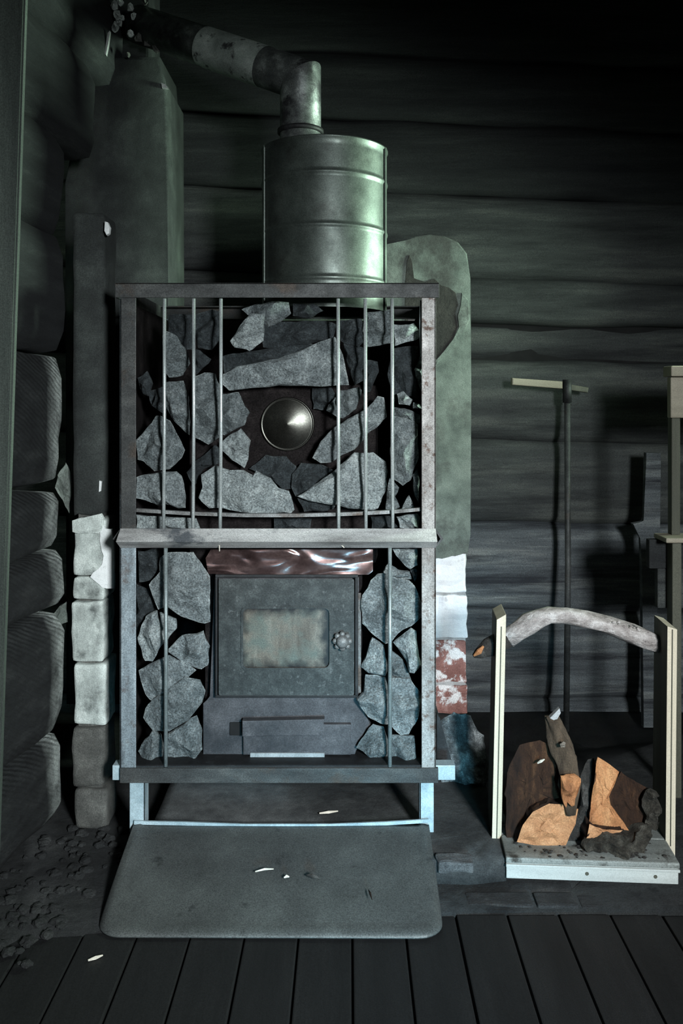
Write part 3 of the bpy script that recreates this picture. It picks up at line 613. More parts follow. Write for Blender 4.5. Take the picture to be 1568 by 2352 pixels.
# ------------------------------------------------------------------ stones in the cage
ST = [ # label, outline, extra distance behind the rods, thickness, material
 ('dark blocky stone in the top left corner of the cage behind the leftmost rods', [(385,723),(441,721),(446,770),(440,803),(415,806),(386,767)], .075, .03, 'd'),
 ('dark upright stone near the cage top between second and third rod', [(449,722),(486,710),(506,715),(510,775),(487,803),(455,802),(447,765)], .060, .03, 'd'),
 ('ridged dark stone crossing the leftmost rod below the top corner stone', [(372,772),(383,762),(408,771),(434,819),(437,836),(421,862),(391,869),(380,858)], .045, .03, 's'),
 ('small triangular dark stone just right of the second rod', [(443,801),(461,804),(484,825),(478,836),(449,860),(440,830)], .050, .025, 'd'),
 ('bright angular stone leaning below the top rail, right of the third rod', [(528,784),(558,736),(577,722),(608,719),(606,782),(571,806),(540,797)], .035, .028, 'p'),
 ('dark grey stone touching the top rail behind the bright leaning stone', [(556,712),(590,698),(640,692),(663,693),(668,721),(649,737),(615,752),(580,735)], .065, .03, 's'),
 ('broad dark stone lying above the big wedge-shaped stone', [(600,744),(640,740),(737,736),(772,745),(764,778),(705,792),(640,802),(604,796)], .060, .03, 'd'),
 ('brownish rounded stone peeping out under the middle of the top rail', [(672,697),(727,700),(742,713),(712,732),(672,725)], .075, .025, 'd'),
 ('flat dark slab squeezed between the bright stone and the wedge stone', [(511,818),(560,808),(640,798),(705,785),(720,792),(640,826),(560,846),(515,860)], .055, .03, 'd'),
 ('big pale wedge-shaped stone lying above the round cap', [(512,860),(543,841),(640,823),(748,780),(768,775),(779,793),(792,836),(803,884),(716,888),(640,885),(556,895),(525,896),(512,882)], .030, .026, 'sp'),
 ('dark square stone at the top behind the fourth rod', [(775,736),(829,732),(836,784),(822,799),(781,784)], .055, .03, 'd'),
 ('grey stone with pale scars at the top between fifth and sixth rod', [(838,718),(894,710),(900,790),(842,797),(832,760)], .050, .03, 's'),
 ('pale squarish stone in the top right corner of the cage', [(903,745),(941,747),(952,743),(965,767),(961,778),(935,786),(905,793)], .035, .025, 'p'),
 ('dark stone wedged right of the big wedge stone', [(788,788),(835,799),(836,875),(813,886),(798,840)], .065, .03, 'd'),
 ('dark rounded stone right of the fifth rod, above the diagonal stone', [(842,827),(866,832),(870,853),(850,897),(838,900),(836,850)], .060, .03, 'd'),
 ('very dark big stone at the right post under the corner stone', [(898,800),(960,795),(950,849),(960,875),(958,914),(943,910),(905,920),(890,860)], .060, .035, 'd'),
 ('pale narrow splinter of stone against the upper right post', [(952,849),(966,810),(969,860),(968,900),(958,876)], .030, .012, 's'),
 ('rounded stone with an oval face right of the round cap', [(781,897),(824,888),(831,897),(820,940),(787,962),(777,957),(774,920)], .035, .022, 's'),
 ('small pale triangular stone touching the right of the round cap', [(748,945),(755,929),(770,912),(776,935),(772,957)], .045, .02, 's'),
 ('dark square stone at the upper right of the round cap', [(716,892),(761,890),(774,910),(752,942),(718,940)], .070, .02, 'd'),
 ('long pale stone lying diagonally below right of the round cap', [(718,1052),(735,1013),(768,982),(796,963),(833,945),(857,922),(868,909),(881,913),(889,956),(844,1000),(813,1034),(787,1045),(761,1063),(735,1063)], .032, .026, 'sp'),
 ('small pale stone near the right post, level with the round cap top', [(910,906),(926,900),(946,915),(941,934),(916,926)], .040, .02, 'p'),
 ('tiny pale stone chip at the right post beside the sixth rod', [(950,922),(966,926),(967,939),(948,938)], .035, .012, 'p'),
 ('large smooth grey stone between the sixth rod and the right post', [(897,955),(944,961),(959,976),(961,1052),(948,1084),(941,1102),(924,1117),(897,1093)], .036, .028, 's'),
 ('flat splintered stone lying on the large smooth stone by the right post', [(898,936),(930,938),(966,952),(966,974),(939,963),(900,953)], .042, .02, 's'),
 ('big pale block at the lower right of the upper cage across two rods', [(683,1141),(757,1089),(781,1069),(813,1039),(857,1039),(885,1060),(889,1084),(885,1128),(868,1167),(842,1173),(824,1171),(770,1160),(744,1158)], .030, .026, 'p'),
 ('dark stone behind the pale block, below the round cap', [(672,1091),(690,1062),(733,1066),(765,1078),(760,1100),(714,1135),(679,1141),(670,1117)], .060, .03, 'd'),
 ('dark flat stone lying under the edge of the pale block', [(683,1145),(770,1162),(765,1172),(748,1173),(700,1175)], .045, .02, 'd'),
 ('pale ragged stone standing at the sixth rod near the cage bar', [(894,1097),(918,1121),(907,1139),(920,1165),(902,1170),(886,1168),(888,1130)], .050, .02, 's'),
 ('small pale triangular stone on the cage bar near the right post', [(937,1139),(954,1167),(920,1169)], .050, .014, 'p'),
 ('slim pale stone standing against the right post above the cage bar', [(946,1091),(959,1073),(963,1110),(961,1154),(952,1140)], .040, .014, 's'),
 ('big rounded dark-grey stone at the left post beside the leftmost rod', [(313,1011),(361,956),(372,956),(391,967),(426,1034),(417,1052),(387,1078),(354,1082),(330,1060),(315,1056)], .036, .03, 's'),
 ('tall narrow stone between the first and second rod', [(380,879),(421,873),(434,918),(436,1001),(417,988),(391,957),(380,929)], .045, .028, 's'),
 ('small dark stone left of the leftmost rod, high in the cage', [(341,899),(372,888),(380,920),(376,950),(348,934)], .055, .025, 'd'),
 ('dark jagged stone against the left post near the top', [(314,869),(339,853),(350,879),(340,912),(328,905)], .055, .022, 'd'),
 ('tall wide stone standing between second and third rod', [(446,866),(470,856),(495,860),(508,897),(508,1001),(478,1022),(450,1006),(440,950)], .042, .028, 's'),
 ('pale stone with a rounded tip pointing at the round cap from the left', [(506,905),(549,900),(562,929),(574,947),(560,975),(517,1001),(504,996)], .036, .025, 's'),
 ('grey-green stone tucked below left of the round cap', [(508,1012),(552,985),(575,1013),(570,1056),(560,1075),(530,1054),(508,1034)], .048, .025, 'p'),
 ('dark stone lying slanted behind the second and third rod', [(426,1086),(452,1056),(495,1021),(508,1032),(500,1065),(465,1080),(447,1117)], .060, .03, 'd'),
 ('largest pale stone, jagged, resting on the cage bar below the round cap', [(463,1089),(493,1069),(530,1080),(558,1080),(580,1091),(588,1082),(621,1099),(640,1119),(662,1128),(677,1169),(668,1178),(578,1180),(512,1168),(480,1167),(463,1152),(456,1141),(467,1119)], .028, .026, 'p'),
 ('pale stone resting on the cage bar at the left post', [(314,1095),(369,1084),(404,1082),(417,1093),(428,1139),(426,1167),(408,1167),(382,1158),(365,1160),(314,1145)], .032, .026, 'sp'),
 ('pale stone below the cage bar at the left post, above the mid rail', [(314,1184),(452,1190),(460,1214),(314,1216)], .045, .022, 'p'),
 ('dark sooty stone directly under the round cap', [(572,1078),(610,1046),(655,1046),(680,1070),(676,1120),(650,1126),(620,1100)], .068, .022, 'd'),
 ('small dark stone below the cage bar, in the middle of the gap', [(630,1192),(717,1190),(712,1214),(628,1214)], .060, .02, 'd'),
 ('dark small stone below the cage bar between fifth and sixth rod', [(852,1188),(894,1184),(915,1212),(852,1213)], .050, .02, 'd'),
 ('pale faceted stone below the cage bar at the right post', [(911,1188),(957,1178),(964,1188),(962,1213),(918,1213)], .040, .02, 'p'),
 ('brownish stone in the top left corner below the mid rail', [(315,1266),(362,1260),(366,1307),(344,1332),(320,1336)], .055, .025, 'd'),
 ('large pale stone with a flat face left of the stove door top', [(368,1281),(388,1268),(446,1268),(483,1323),(482,1429),(470,1432),(415,1416),(386,1394),(362,1400),(342,1343),(366,1314)], .028, .026, 'sp'),
 ('upright pale lozenge stone at the left post beside the stove door', [(333,1414),(360,1402),(375,1478),(349,1520),(333,1517),(315,1464)], .030, .024, 'p'),
 ('small pale stone behind the lower left rod, under the large flat stone', [(366,1405),(404,1420),(405,1442),(386,1471),(372,1465)], .050, .02, 'p'),
 ('chunky cracked stone touching the door frame on the left', [(388,1489),(419,1460),(466,1449),(475,1471),(483,1484),(477,1528),(464,1537),(424,1526),(388,1497)], .034, .026, 'sp'),
 ('flat grey stone crossed by the lower left rod at door sill height', [(318,1540),(366,1513),(388,1504),(450,1537),(430,1562),(388,1588),(349,1612),(331,1593)], .032, .026, 'sp'),
 ('long grey stone slanting up to the right, lower left of the stove', [(327,1648),(340,1617),(373,1590),(424,1555),(459,1559),(472,1586),(466,1612),(433,1654),(388,1679),(351,1677)], .028, .028, 's'),
 ('bottom left corner stone standing against the left post', [(355,1674),(371,1688),(374,1714),(374,1757),(330,1757),(316,1725),(331,1696)], .036, .026, 's'),
 ('grey stone at the bottom rail between the left rod and ash drawer', [(386,1683),(452,1641),(464,1677),(464,1721),(437,1757),(380,1757),(378,1710)], .034, .026, 's'),
 ('dark stone hidden behind the left post side at door top height', [(314,1340),(344,1356),(358,1402),(335,1418),(314,1462)], .062, .026, 'd'),
 ('white stone hanging below the mid rail at the right post', [(900,1260),(959,1260),(960,1299),(941,1309),(919,1287)], .034, .022, 'p'),
 ('thin pale stone lying on the large stone right of the door top', [(878,1314),(891,1294),(915,1308),(939,1312),(944,1330),(905,1336),(885,1334)], .048, .02, 'p'),
 ('large stone with a white flank, right of the stove door', [(829,1369),(844,1352),(849,1332),(866,1316),(880,1316),(899,1325),(939,1332),(955,1347),(967,1385),(966,1418),(944,1438),(924,1444),(899,1473),(886,1480),(857,1456),(831,1433)], .030, .026, 'sp'),
 ('white smooth stone at the right post, level with the door knob', [(902,1475),(944,1440),(957,1449),(967,1531),(950,1544),(941,1542),(924,1504)], .030, .022, 'p'),
 ('pale four-sided stone beside the door edge, left of the lower right rod', [(829,1531),(855,1464),(884,1482),(890,1542),(884,1553),(846,1542)], .032, .022, 'p'),
 ('narrow grey stone behind the lower right rod above the egg-shaped one', [(893,1487),(926,1515),(946,1562),(893,1562)], .046, .024, 's'),
 ('craggy split stone left of the lower right rod near the door sill', [(833,1588),(838,1548),(886,1555),(893,1600),(893,1665),(873,1663),(844,1648),(818,1604)], .032, .024, 'sp'),
 ('egg-shaped stone at the right post near the bottom', [(896,1556),(941,1557),(966,1595),(966,1626),(955,1665),(937,1687),(919,1687),(896,1668)], .028, .028, 'sp'),
 ('grey stone at the bottom rail right of the ash drawer', [(820,1716),(844,1674),(857,1665),(882,1670),(892,1705),(892,1759),(855,1747)], .034, .024, 's'),
 ('bluish stone in the bottom right corner of the cage', [(896,1688),(950,1692),(960,1760),(896,1760)], .034, .024, 's'),
 ('tiny dark stone stuck at the right post under the white stone', [(941,1312),(955,1305),(964,1316),(950,1338)], .045, .014, 'd'),
]
MM = {'d': 'stone_dark', 's': 'stone', 'p': 'stone_pale'}
M['stone_mid'] = material('mid_sauna_stone', [(.28, (.14, .165, .17)), (.50, (.28, .32, .325)), (.72, (.46, .51, .51))], 42, rough=.85, bump=1.0, bdist=.020, bscale=44, stain=((.11, .13, .135), 14, .55, .74), edge=((.55, .60, .59), .535, .64), grit=.62, gscale=300, gain=0.8)
MM['sp'] = 'stone_mid'
for i, (lab, pts, dy, t, m) in enumerate(ST):
    o = obj('sauna_stone', rock(pts, SD+.013+dy, t*1.2, 300+i), M[MM[m]])
    tag(o, lab, 'stone', 'stones in the stove cage')
# ------------------------------------------------------------------ cylinder on the stove, stove pipe
cx0, cy0, rr = X(745, 2.03), 2.03, .1425
zt_, zb_ = Z(309, 1.89), Z(690, 1.78)
ta = thing('sheet_metal_cylinder', 'tall stained sheet-metal cylinder standing on top of the stove', 'cylinder', (cx0, cy0, zb_))
prof = [(rr, zb_), (rr, zb_+.004)]
for py in (636, 514, 392):
    z = Z(py, 1.89); prof += [(rr, z-.03), (rr, z-.010), (rr, z-.006), (rr+.0018, z-.003), (rr+.0026, z), (rr+.0018, z+.003), (rr, z+.006), (rr, z+.010), (rr, z+.03)]
prof += [(rr, zt_-.02), (rr, zt_-.006), (rr+.003, zt_-.003), (rr+.003, zt_), (rr-.003, zt_), (rr-.004, zb_)]
obj('cylinder_wall', lathe(prof, (cx0, cy0, 0), 'Z', 96), M['guard'], ta, True)
for a in (math.radians(-158), math.radians(-18)):
    p = Vector((cx0+math.cos(a)*(rr+.001), cy0+math.sin(a)*(rr+.001), 0)); d = Vector((-math.sin(a), math.cos(a), 0))*.006
    bm = NB(); q = [p-d, p+d]; nrm = Vector((math.cos(a), math.sin(a), 0))*.003
    vs2 = [bm.verts.new(Vector((v.x, v.y, z))+k) for k in (Vector(), nrm) for z in (zb_, zt_) for v in q]
    for f in ((0,1,3,2),(4,6,7,5),(0,4,5,1),(2,3,7,6),(0,2,6,4),(1,5,7,3)): bm.faces.new([vs2[j] for j in f])
    obj('seam', bm, M['guard'], ta)
obj('lid', lathe([(rr-.004, zt_-.02), (.05, zt_-.018), (.049, zt_-.016)], (cx0, cy0, 0), 'Z', 64), M['iron'], ta, True)
YQ = 2.05; rp = 47/F*YQ
pp = thing('stove_pipe', 'peeling stove pipe rising from the cylinder and bending left into the chimney', 'pipe', (X(690, YQ), YQ, zt_))
C0 = P(690, 182, YQ); d2 = P(318, 56, 2.27); dr2 = (d2-C0).normalized(); nm = (Vector((0, 0, 1))+dr2).normalized()
def mitred(z0, z1, L0, L1):                              # vertical pipe cut on the mitre plane and the arm leaving it
    a, b = NB(), NB(); n = 40; base = [Vector((C0.x+rp*math.cos(2*math.pi*k/n), C0.y+rp*math.sin(2*math.pi*k/n), z0)) for k in range(n)]
    topv = [p+Vector((0, 0, 1))*((C0-p).dot(nm)/nm.z) for p in base]
    def sk(bm, R0, R1):
        A = [bm.verts.new(v) for v in R0]; B = [bm.verts.new(v) for v in R1]
        for k in range(n): bm.faces.new((A[k], A[(k+1) % n], B[(k+1) % n], B[k]))
        return A, B
    A, B = sk(a, base, topv); a.faces.new(A)
    end = [t+dr2*((d2-t).dot(dr2)) for t in topv]
    A, B = sk(b, topv, end); b.faces.new(B)
    return a, b
ra, rb_ = mitred(P(0, 335, YQ).z, 0, 0, 0)
q0, q1 = C0.lerp(d2, .20), C0.lerp(d2, .56)  # sleeve added on the arm: its highlight put into a silvery colour
obj('highlight_sleeve', tube([q0, q0.lerp(q1, .5), q1], rp*1.02, 36, None, False, 0, 0), M['pipe_highlight'], pp, True)['label'] = 'silvery sleeve standing in for the highlight on the pipe'
obj('riser', ra, M['pipe'], pp, True); obj('flue_arm', rb_, M['pipe'], pp, True)
obj('collar', lathe([(rp+.001, -.004), (rp+.006, -.002), (rp+.006, .006), (rp+.001, .008)], (X(690, YQ), YQ, P(0, 305, YQ).z), 'Z', 40), M['iron'], pp, True)
# ------------------------------------------------------------------ floor sheet in front of the stove
bm = NB(); nx, ny = 40, 34; hw, y0, y1 = .2965, 1.498, 1.775; xc = X(646, 1.78)
def zsh(u, v):                                        # rises on to the hearth slab, slightly dished
    s = max(0, (v-.45)/.55); return .006+.060*v**.85-.004*math.sin(math.pi*u)*v
def outl(u, v):                                       # rounded front corners
    x_ = -hw+2*hw*u; r = .045; yy = y0+(y1-y0)*v; dxe = hw-abs(x_)
    if dxe < r: k = r-math.sqrt(max(0, r*r-(r-dxe)**2)); yy = (y0+k)+(y1-(y0+k))*v
    return xc+x_+.004*(1-v)*(u-.5), yy-.004*(u-.5)
us = [.5-.5*math.cos(math.pi*i/nx) for i in range(nx+1)]
for lay in (0, 1):
    for j in range(ny+1):
        for u in us:
            v = j/ny; x_, y_ = outl(u, v); e = min(u*2*hw, (1-u)*2*hw, v*.27)
            z_ = zsh(u, v)+(.003*math.exp(-((e-.012)/.005)**2) if e < .03 else 0)
            bm.verts.new((x_, y_, z_-lay*.0025))
bm.verts.ensure_lookup_table(); S = (nx+1)*(ny+1)
for lay in (0, 1):
    for j in range(ny):
        for i in range(nx):
            k = lay*S+j*(nx+1)+i; bm.faces.new([bm.verts[q] for q in (k, k+1, k+nx+2, k+nx+1)])
bd_ = [i for i in range(nx)] ; 
per = [i for i in range(nx)]+[j*(nx+1)+nx for j in range(ny)]+[ny*(nx+1)+nx-i for i in range(nx)]+[(ny-j)*(nx+1) for j in range(ny)]
for a, b in zip(per, per[1:]+per[:1]): bm.faces.new([bm.verts[q] for q in (a, b, b+S, a+S)])
fs_ = thing('floor_sheet', 'grey round-cornered metal floor sheet lying in front of the stove', 'floor sheet', (xc, 1.64, .004))
obj('sheet', bm, M['sheet'], fs_, True)
lip = NB(); ln = [P(308, 1889, 1.775), P(420, 1891, 1.776), P(560, 1896, 1.777), P(760, 1896, 1.777), P(880, 1891, 1.776), P(984, 1885, 1.775)]
rg = [[lip.verts.new(p+Vector((0, dy, dz))) for dy, dz in ((-.002, .0035), (-.002, -.0035), (.002, -.0035), (.002, .0035))] for p in ln]
for a, b in zip(rg, rg[1:]):
    for k in range(4): lip.faces.new((a[k], a[(k+1) % 4], b[(k+1) % 4], b[k]))
lip.faces.new(rg[0]); lip.faces.new(rg[-1]); obj('folded_edge', lip, M['galv'], fs_)
# ------------------------------------------------------------------ firewood carrier
cr = thing('firewood_carrier', 'firewood carrier of pale boards with a bent branch as its handle', 'firewood carrier', (.2985, 1.672, .0125))
ang = math.atan2(1.650-1.672, .317); cr.rotation_euler = (0, 0, ang)
def cl(bm, name, mat, smooth=False): return obj(name, bm, mat, cr, smooth, True)
Wd, Dp, Hb = .318, .27, .030
cl(bx((0, 0, 0), (Wd, .018, Hb), .0015), 'skirt_board', M['wood_white'])
cl(bx((0, Dp-.018, 0), (Wd, Dp, Hb), .0015), 'skirt_board', M['wood_white'])
cl(bx((0, .018, 0), (.018, Dp-.018, Hb), .001), 'skirt_board', M['wood_olive']); cl(bx((Wd-.018, .018, 0), (Wd, Dp-.018, Hb), .001), 'skirt_board', M['wood_olive'])
cl(bx((-.001, -.005, Hb-.006), (Wd+.002, .001, Hb-.001), .0012), 'moulding', M['wood_white'])
for kx, kz in ((.150, .014), (.276, .013)):
    cl(lathe([(.0036, .0), (.0030, -.0004), (.0003, -.0004)], (kx, .0, kz), 'Y', 14), 'wood_knot', M['wood_olive'])
for a, b in ((-.003, .088), (.090, .179), (.181, Dp)):
    cl(bx((-.001, a, Hb), (Wd+.002, b, Hb+.011), .003), 'base_board', M['wood_dirty'])
for xx, tp in ((-.020, .010), (Wd, .004)):
    bm = NB(); box(bm, (xx, .085, .004), (xx+.019, .18, .462), .0012)
    for v in bm.verts:
        v.co.x += tp*(v.co.z/.46); 
        if v.co.z > .4: v.co.z += (.012 if xx < .1 else -.006)*(v.co.x-xx)/.02
    bmesh.ops.recalc_face_normals(bm, faces=bm.faces[:])
    for f in bm.faces:
        if abs(f.normal.x) > .9: f.material_index = 1  # wide faces darker: their shade put into the olive colour
    up = cl(bm, 'upright', [M['wood_pale'], M['wood_olive']])
    gm = NB(); box(gm, (xx+.0085, .0838, .03), (xx+.0105, .0852, .455), 0)
    for v in gm.verts: v.co.x += tp*(v.co.z/.46)
    obj('groove', gm, M['wood_olive'], up, False, True)
def toloc(v): return Matrix.Rotation(-ang, 3, 'Z') @ (v-cr.location)
YH2 = 1.80
hp = [(1086, 1507, 4), (1100, 1500, 15), (1122, 1488, 21), (1165, 1466, 24), (1190, 1449, 24), (1215, 1434, 23), (1240, 1421, 22), (1262, 1414, 21), (1300, 1414, 21), (1345, 1422, 21), (1400, 1437, 22), (1450, 1455, 23), (1480, 1467, 23), (1512, 1480, 22)]
br_ = NB(); tube([toloc(P(a, b, YH2)) for a, b, r in hp[3:]], [r/F*YH2*.93 for a, b, r in hp[3:]], 20, br_, True, 0, .32)
cl(br_, 'handle', M['branch'], True)['label'] = 'bent silvery branch handle'
br_ = NB(); tube([toloc(P(a, b, YH2)) for a, b, r in hp[:4]], [r/F*YH2*.93 for a, b, r in hp[:4]], 16, br_, True, 0, .22); cl(br_, 'handle_tip', M['branch_dark'], True)
br_ = NB(); tube([toloc(P(1088, 1506, YH2-.012)), toloc(P(1100, 1497, YH2-.016)), toloc(P(1110, 1484, YH2-.014))], [.002, .006, .002], 8, br_); cl(br_, 'torn_end', M['split'])
R = random.Random(3); sp = NB()
for i in range(34):                                   # curled bark flakes on the branch
    px = R.uniform(1395, 1495); py = 1437+(px-1400)*.36+R.uniform(-20, 8); p = toloc(P(px, py, YH2-.016)); s = R.uniform(.002, .0045)
    r = bmesh.ops.create_icosphere(sp, subdivisions=1, radius=s)
    for v in r['verts']: v.co = Vector((v.co.x*R.uniform(.7, 1.3), v.co.y*.6, v.co.z*.7))+p
bf = cl(sp, 'bark_flakes', M['branch']); bf['kind'] = 'stuff'
# firewood in the carrier (front outlines at their own distance, real length running back)
def wood(name, pts, Y, L, mats, label, taper=.92, rise=0.0, side=0.0, seed=0, frontmi=0, extra=None, nn=40):
    R = random.Random(seed); pts = resample(pts, nn); bm = NB(); W = [P(a, b, Y) for a, b in pts]; c = sum(W, Vector())/len(W); rings = []
    steps = (0, .02, .1, .25, .45, .7, .9, 1)
    for s in steps:
        k = 1-(1-taper)*s; ring = []
        for v in W:
            p = c+(v-c)*k+Vector((side*s, L*s, rise*s)); q = noise.noise_vector(p*28+Vector((seed, 0, 0)))
            p += q*(.006 if s > 0 else .0015)+noise.noise_vector(p*75+Vector((0, seed, 0)))*(.0045 if s > 0 else .001); ring.append(bm.verts.new(p))
        rings.append(ring)
    m = len(W)
    for i in range(len(rings)-1):
        for k in range(m): bm.faces.new((rings[i][k], rings[i][(k+1) % m], rings[i+1][(k+1) % m], rings[i+1][k])).material_index = 1
    bm.faces.new(rings[-1]).material_index = 1
    prev = rings[0]
    for sc in (.85, .6, .3):                            # rough broken end face
        cur = [bm.verts.new(c+(v.co-c)*(sc/ (1 if prev is rings[0] else 1))+Vector((0, noise.noise(v.co*40+Vector((sc*9, seed, 0)))*.006, 0))) for v in rings[0]]
        for k in range(m): bm.faces.new((prev[k], prev[(k+1) % m], cur[(k+1) % m], cur[k])).material_index = 0
        prev = cur
    bm.faces.new(prev).material_index = 0
    o = obj(name, bm, mats); tag(o, label, 'firewood', 'firewood in the carrier'); return o
wood('firewood_log', [(1186, 1934), (1200, 1895), (1222, 1866), (1262, 1846), (1300, 1850), (1328, 1858), (1322, 1892), (1308, 1922), (1298, 1944), (1240, 1944)], 1.715, .20, [M['endgrain'], M['bark']], 'split log showing its pale orange end, left in the carrier', .95, -.01, -.005, 1)
wood('firewood_log', [(1160, 1898), (1164, 1776), (1192, 1712), (1240, 1700), (1286, 1722), (1306, 1790), (1300, 1848), (1262, 1844), (1222, 1864), (1198, 1898), (1184, 1926), (1165, 1926)], 1.745, .10, [M['bark'], M['bark']], 'dark bark-covered log lying on the pale-ended log, against the left upright', .75, -.045, .01, 2)
tw = NB(); path = [(1309, 1872, 10), (1308, 1850, 14), (1307, 1825, 20), (1306, 1800, 24), (1307, 1778, 20), (1304, 1755, 22), (1298, 1732, 28), (1290, 1712, 27), (1283, 1694, 23), (1277, 1676, 20), (1270, 1658, 18), (1265, 1645, 15)]
rings = []
for i, (a, b, r) in enumerate(path):                   # gnarled stem: three twisting ridges
    c = P(a, b, 1.712+.003*i); R_ = r/F*1.73; ring = []
    for k in range(24):
        an = 2*math.pi*k/24; q = R_*(1+.24*math.cos(3*an+i*.55)+.16*noise.noise(Vector((math.cos(an)*2, math.sin(an)*2, i*.8))))
        ring.append(tw.verts.new(c+Vector((math.cos(an)*q, math.sin(an)*q*.6, .0))))
    rings.append(ring)
for A_, B_ in zip(rings, rings[1:]):
    for k in range(24): tw.faces.new((A_[k], A_[(k+1) % 24], B_[(k+1) % 24], B_[k]))
tw.faces.new(rings[0][::-1]); tw.faces.new(rings[-1])
tws = thing('twisted_billet', 'twisted knotty wood piece standing up in the middle of the carrier', 'firewood', P(1306, 1862, 1.725), 'firewood in the carrier')
obj('stem', tw, material('knotty_grey_wood', [(.3, (.022, .014, .008)), (.55, (.090, .062, .040)), (.75, (.27, .21, .15))], 34, (1, 1, .3), .85, bump=.9, bdist=.006, grit=.3), tws, True)
obj('torn_wood', rock([(1282, 1784), (1300, 1776), (1318, 1778), (1332, 1788), (1328, 1816), (1320, 1848), (1313, 1852), (1306, 1838), (1298, 1852), (1290, 1826)], 1.699, .012, 78, 1.6, 30), M['split'], tws)
obj('snapped_tip', prism([(1262, 1650), (1274, 1638), (1285, 1627), (1288, 1638), (1280, 1652), (1268, 1656)], 1.735, .012, .002), M['mortar'], tws)
obj('knot', rock([(1284, 1712), (1292, 1706), (1300, 1710), (1296, 1719), (1286, 1719)], 1.705, .006, 77, 1, 10), material('pale_knot', [(.3, (.10, .08, .06)), (.7, (.26, .22, .18))], 40), tws)
# quarter-split log on the right: orange split face on the left, bark to the right
wood('firewood_log', [(1352, 1892), (1358, 1830), (1364, 1790), (1371, 1738), (1400, 1756), (1422, 1772), (1412, 1800), (1398, 1830), (1404, 1862), (1432, 1890), (1444, 1908), (1420, 1906)], 1.712, .07, [M['split'], M['bark']], 'wedge of bright orange split wood with a pointed top, right in the carrier', .8, -.03, .008, 4)
wood('firewood_log', [(1404, 1862), (1398, 1830), (1412, 1798), (1424, 1774), (1462, 1796), (1490, 1812), (1498, 1850), (1490, 1890), (1472, 1912), (1446, 1908), (1424, 1888)], 1.720, .09, [M['bark'], M['bark']], 'dark brown log against the right upright beside the orange wedge', .8, -.03, -.004, 5)
wood('firewood_log', [(1346, 1926), (1352, 1892), (1384, 1904), (1430, 1908), (1410, 1924)], 1.698, .17, [M['endgrain'], M['bark']], 'thin pinkish-orange split end under the orange wedge', .9, .004, .0, 6)
o = obj('firewood_log', rock([(1336, 1940), (1350, 1918), (1400, 1908), (1450, 1908), (1486, 1896), (1504, 1902), (1500, 1930), (1470, 1952), (1430, 1968), (1392, 1970), (1355, 1958)], 1.700, .034, 61, 3.2, 70), M['moss_bark'])
tag(o, 'mossy bark-covered log lying lowest right on the carrier base', 'firewood', 'firewood in the carrier')
o = obj('firewood_log', rock([(1476, 1836), (1492, 1806), (1506, 1812), (1514, 1846), (1514, 1890), (1500, 1906), (1482, 1898)], 1.705, .018, 63, 2.6, 44), M['moss_bark'])
tag(o, 'short mossy bark piece squeezed against the right upright', 'firewood', 'firewood in the carrier')
o = obj('firewood_log', rock([(1300, 1930), (1318, 1890), (1330, 1850), (1335, 1780), (1348, 1745), (1366, 1742), (1362, 1800), (1352, 1870), (1346, 1930), (1336, 1948), (1310, 1946)], 1.735, .02, 62, 1.5), M['branch_dark'])  # the shaded gap between the pieces, put in as a dark solid
tag(o, 'dark upright filler for the shaded gap between the two orange pieces', 'firewood', 'firewood in the carrier')
R = random.Random(9); cb = NB()
for i in range(60):
    x_, y_ = R.uniform(.01, .30), R.uniform(.006, .07); s = R.uniform(.0012, .0038)
    if .03 < x_ < .29 and R.random() < .3: y_ *= .4
    r = bmesh.ops.create_icosphere(cb, subdivisions=1, radius=s)
    for v in r['verts']: v.co = Vector((v.co.x*R.uniform(.8, 2), v.co.y*R.uniform(.8, 1.6), v.co.z*.6))+Vector((x_, y_, Hb+.0115+s*.3))
o = cl(cb, 'bark_crumbs', M['branch_dark']); o['kind'] = 'stuff'
# ------------------------------------------------------------------ long-handled squeegee against the back wall
sq = thing('long_handled_squeegee', 'thin long-handled squeegee standing head-up against the log wall', 'squeegee', P(1300, 1672, 2.44)); sq.location.z = .008
obj('handle', tube([Vector((P(1300, 0, 2.44).x, 2.44, .008)), P(1304, 1300, 2.48), P(1302, 884, 2.52)], .0085, 12), M['steel_dark'], sq, True)
obj('head', prism([(1176, 868), (1292, 876), (1292, 893), (1176, 884)], 2.505, .022, .003), M['wood_tan'], sq)
obj('head', prism([(1292, 880), (1352, 890), (1350, 902), (1292, 894)], 2.515, .022, .003), M['wood_olive'], sq)
obj('socket', tube([P(1302, 872, 2.513), P(1302, 925, 2.513)], .013, 12), M['iron'], sq, True)
# notched grey board leaning on the wall
nb = thing('notched_board', 'weathered grey notched board standing against the log wall under the bench', 'board', P(1495, 1680, 2.46)); nb.location.z = .008
zf = int(YH+(H-.008)/2.46*F)
obj('board', prism([(1484, 1040), (1518, 1040), (1516, 1222), (1494, 1224), (1493, 1298), (1510, 1303), (1510, zf), (1478, zf), (1474, 1300), (1472, 1236), (1453, 1203), (1480, 1198)], 2.46, .022, .003), M['log_low'], nb)
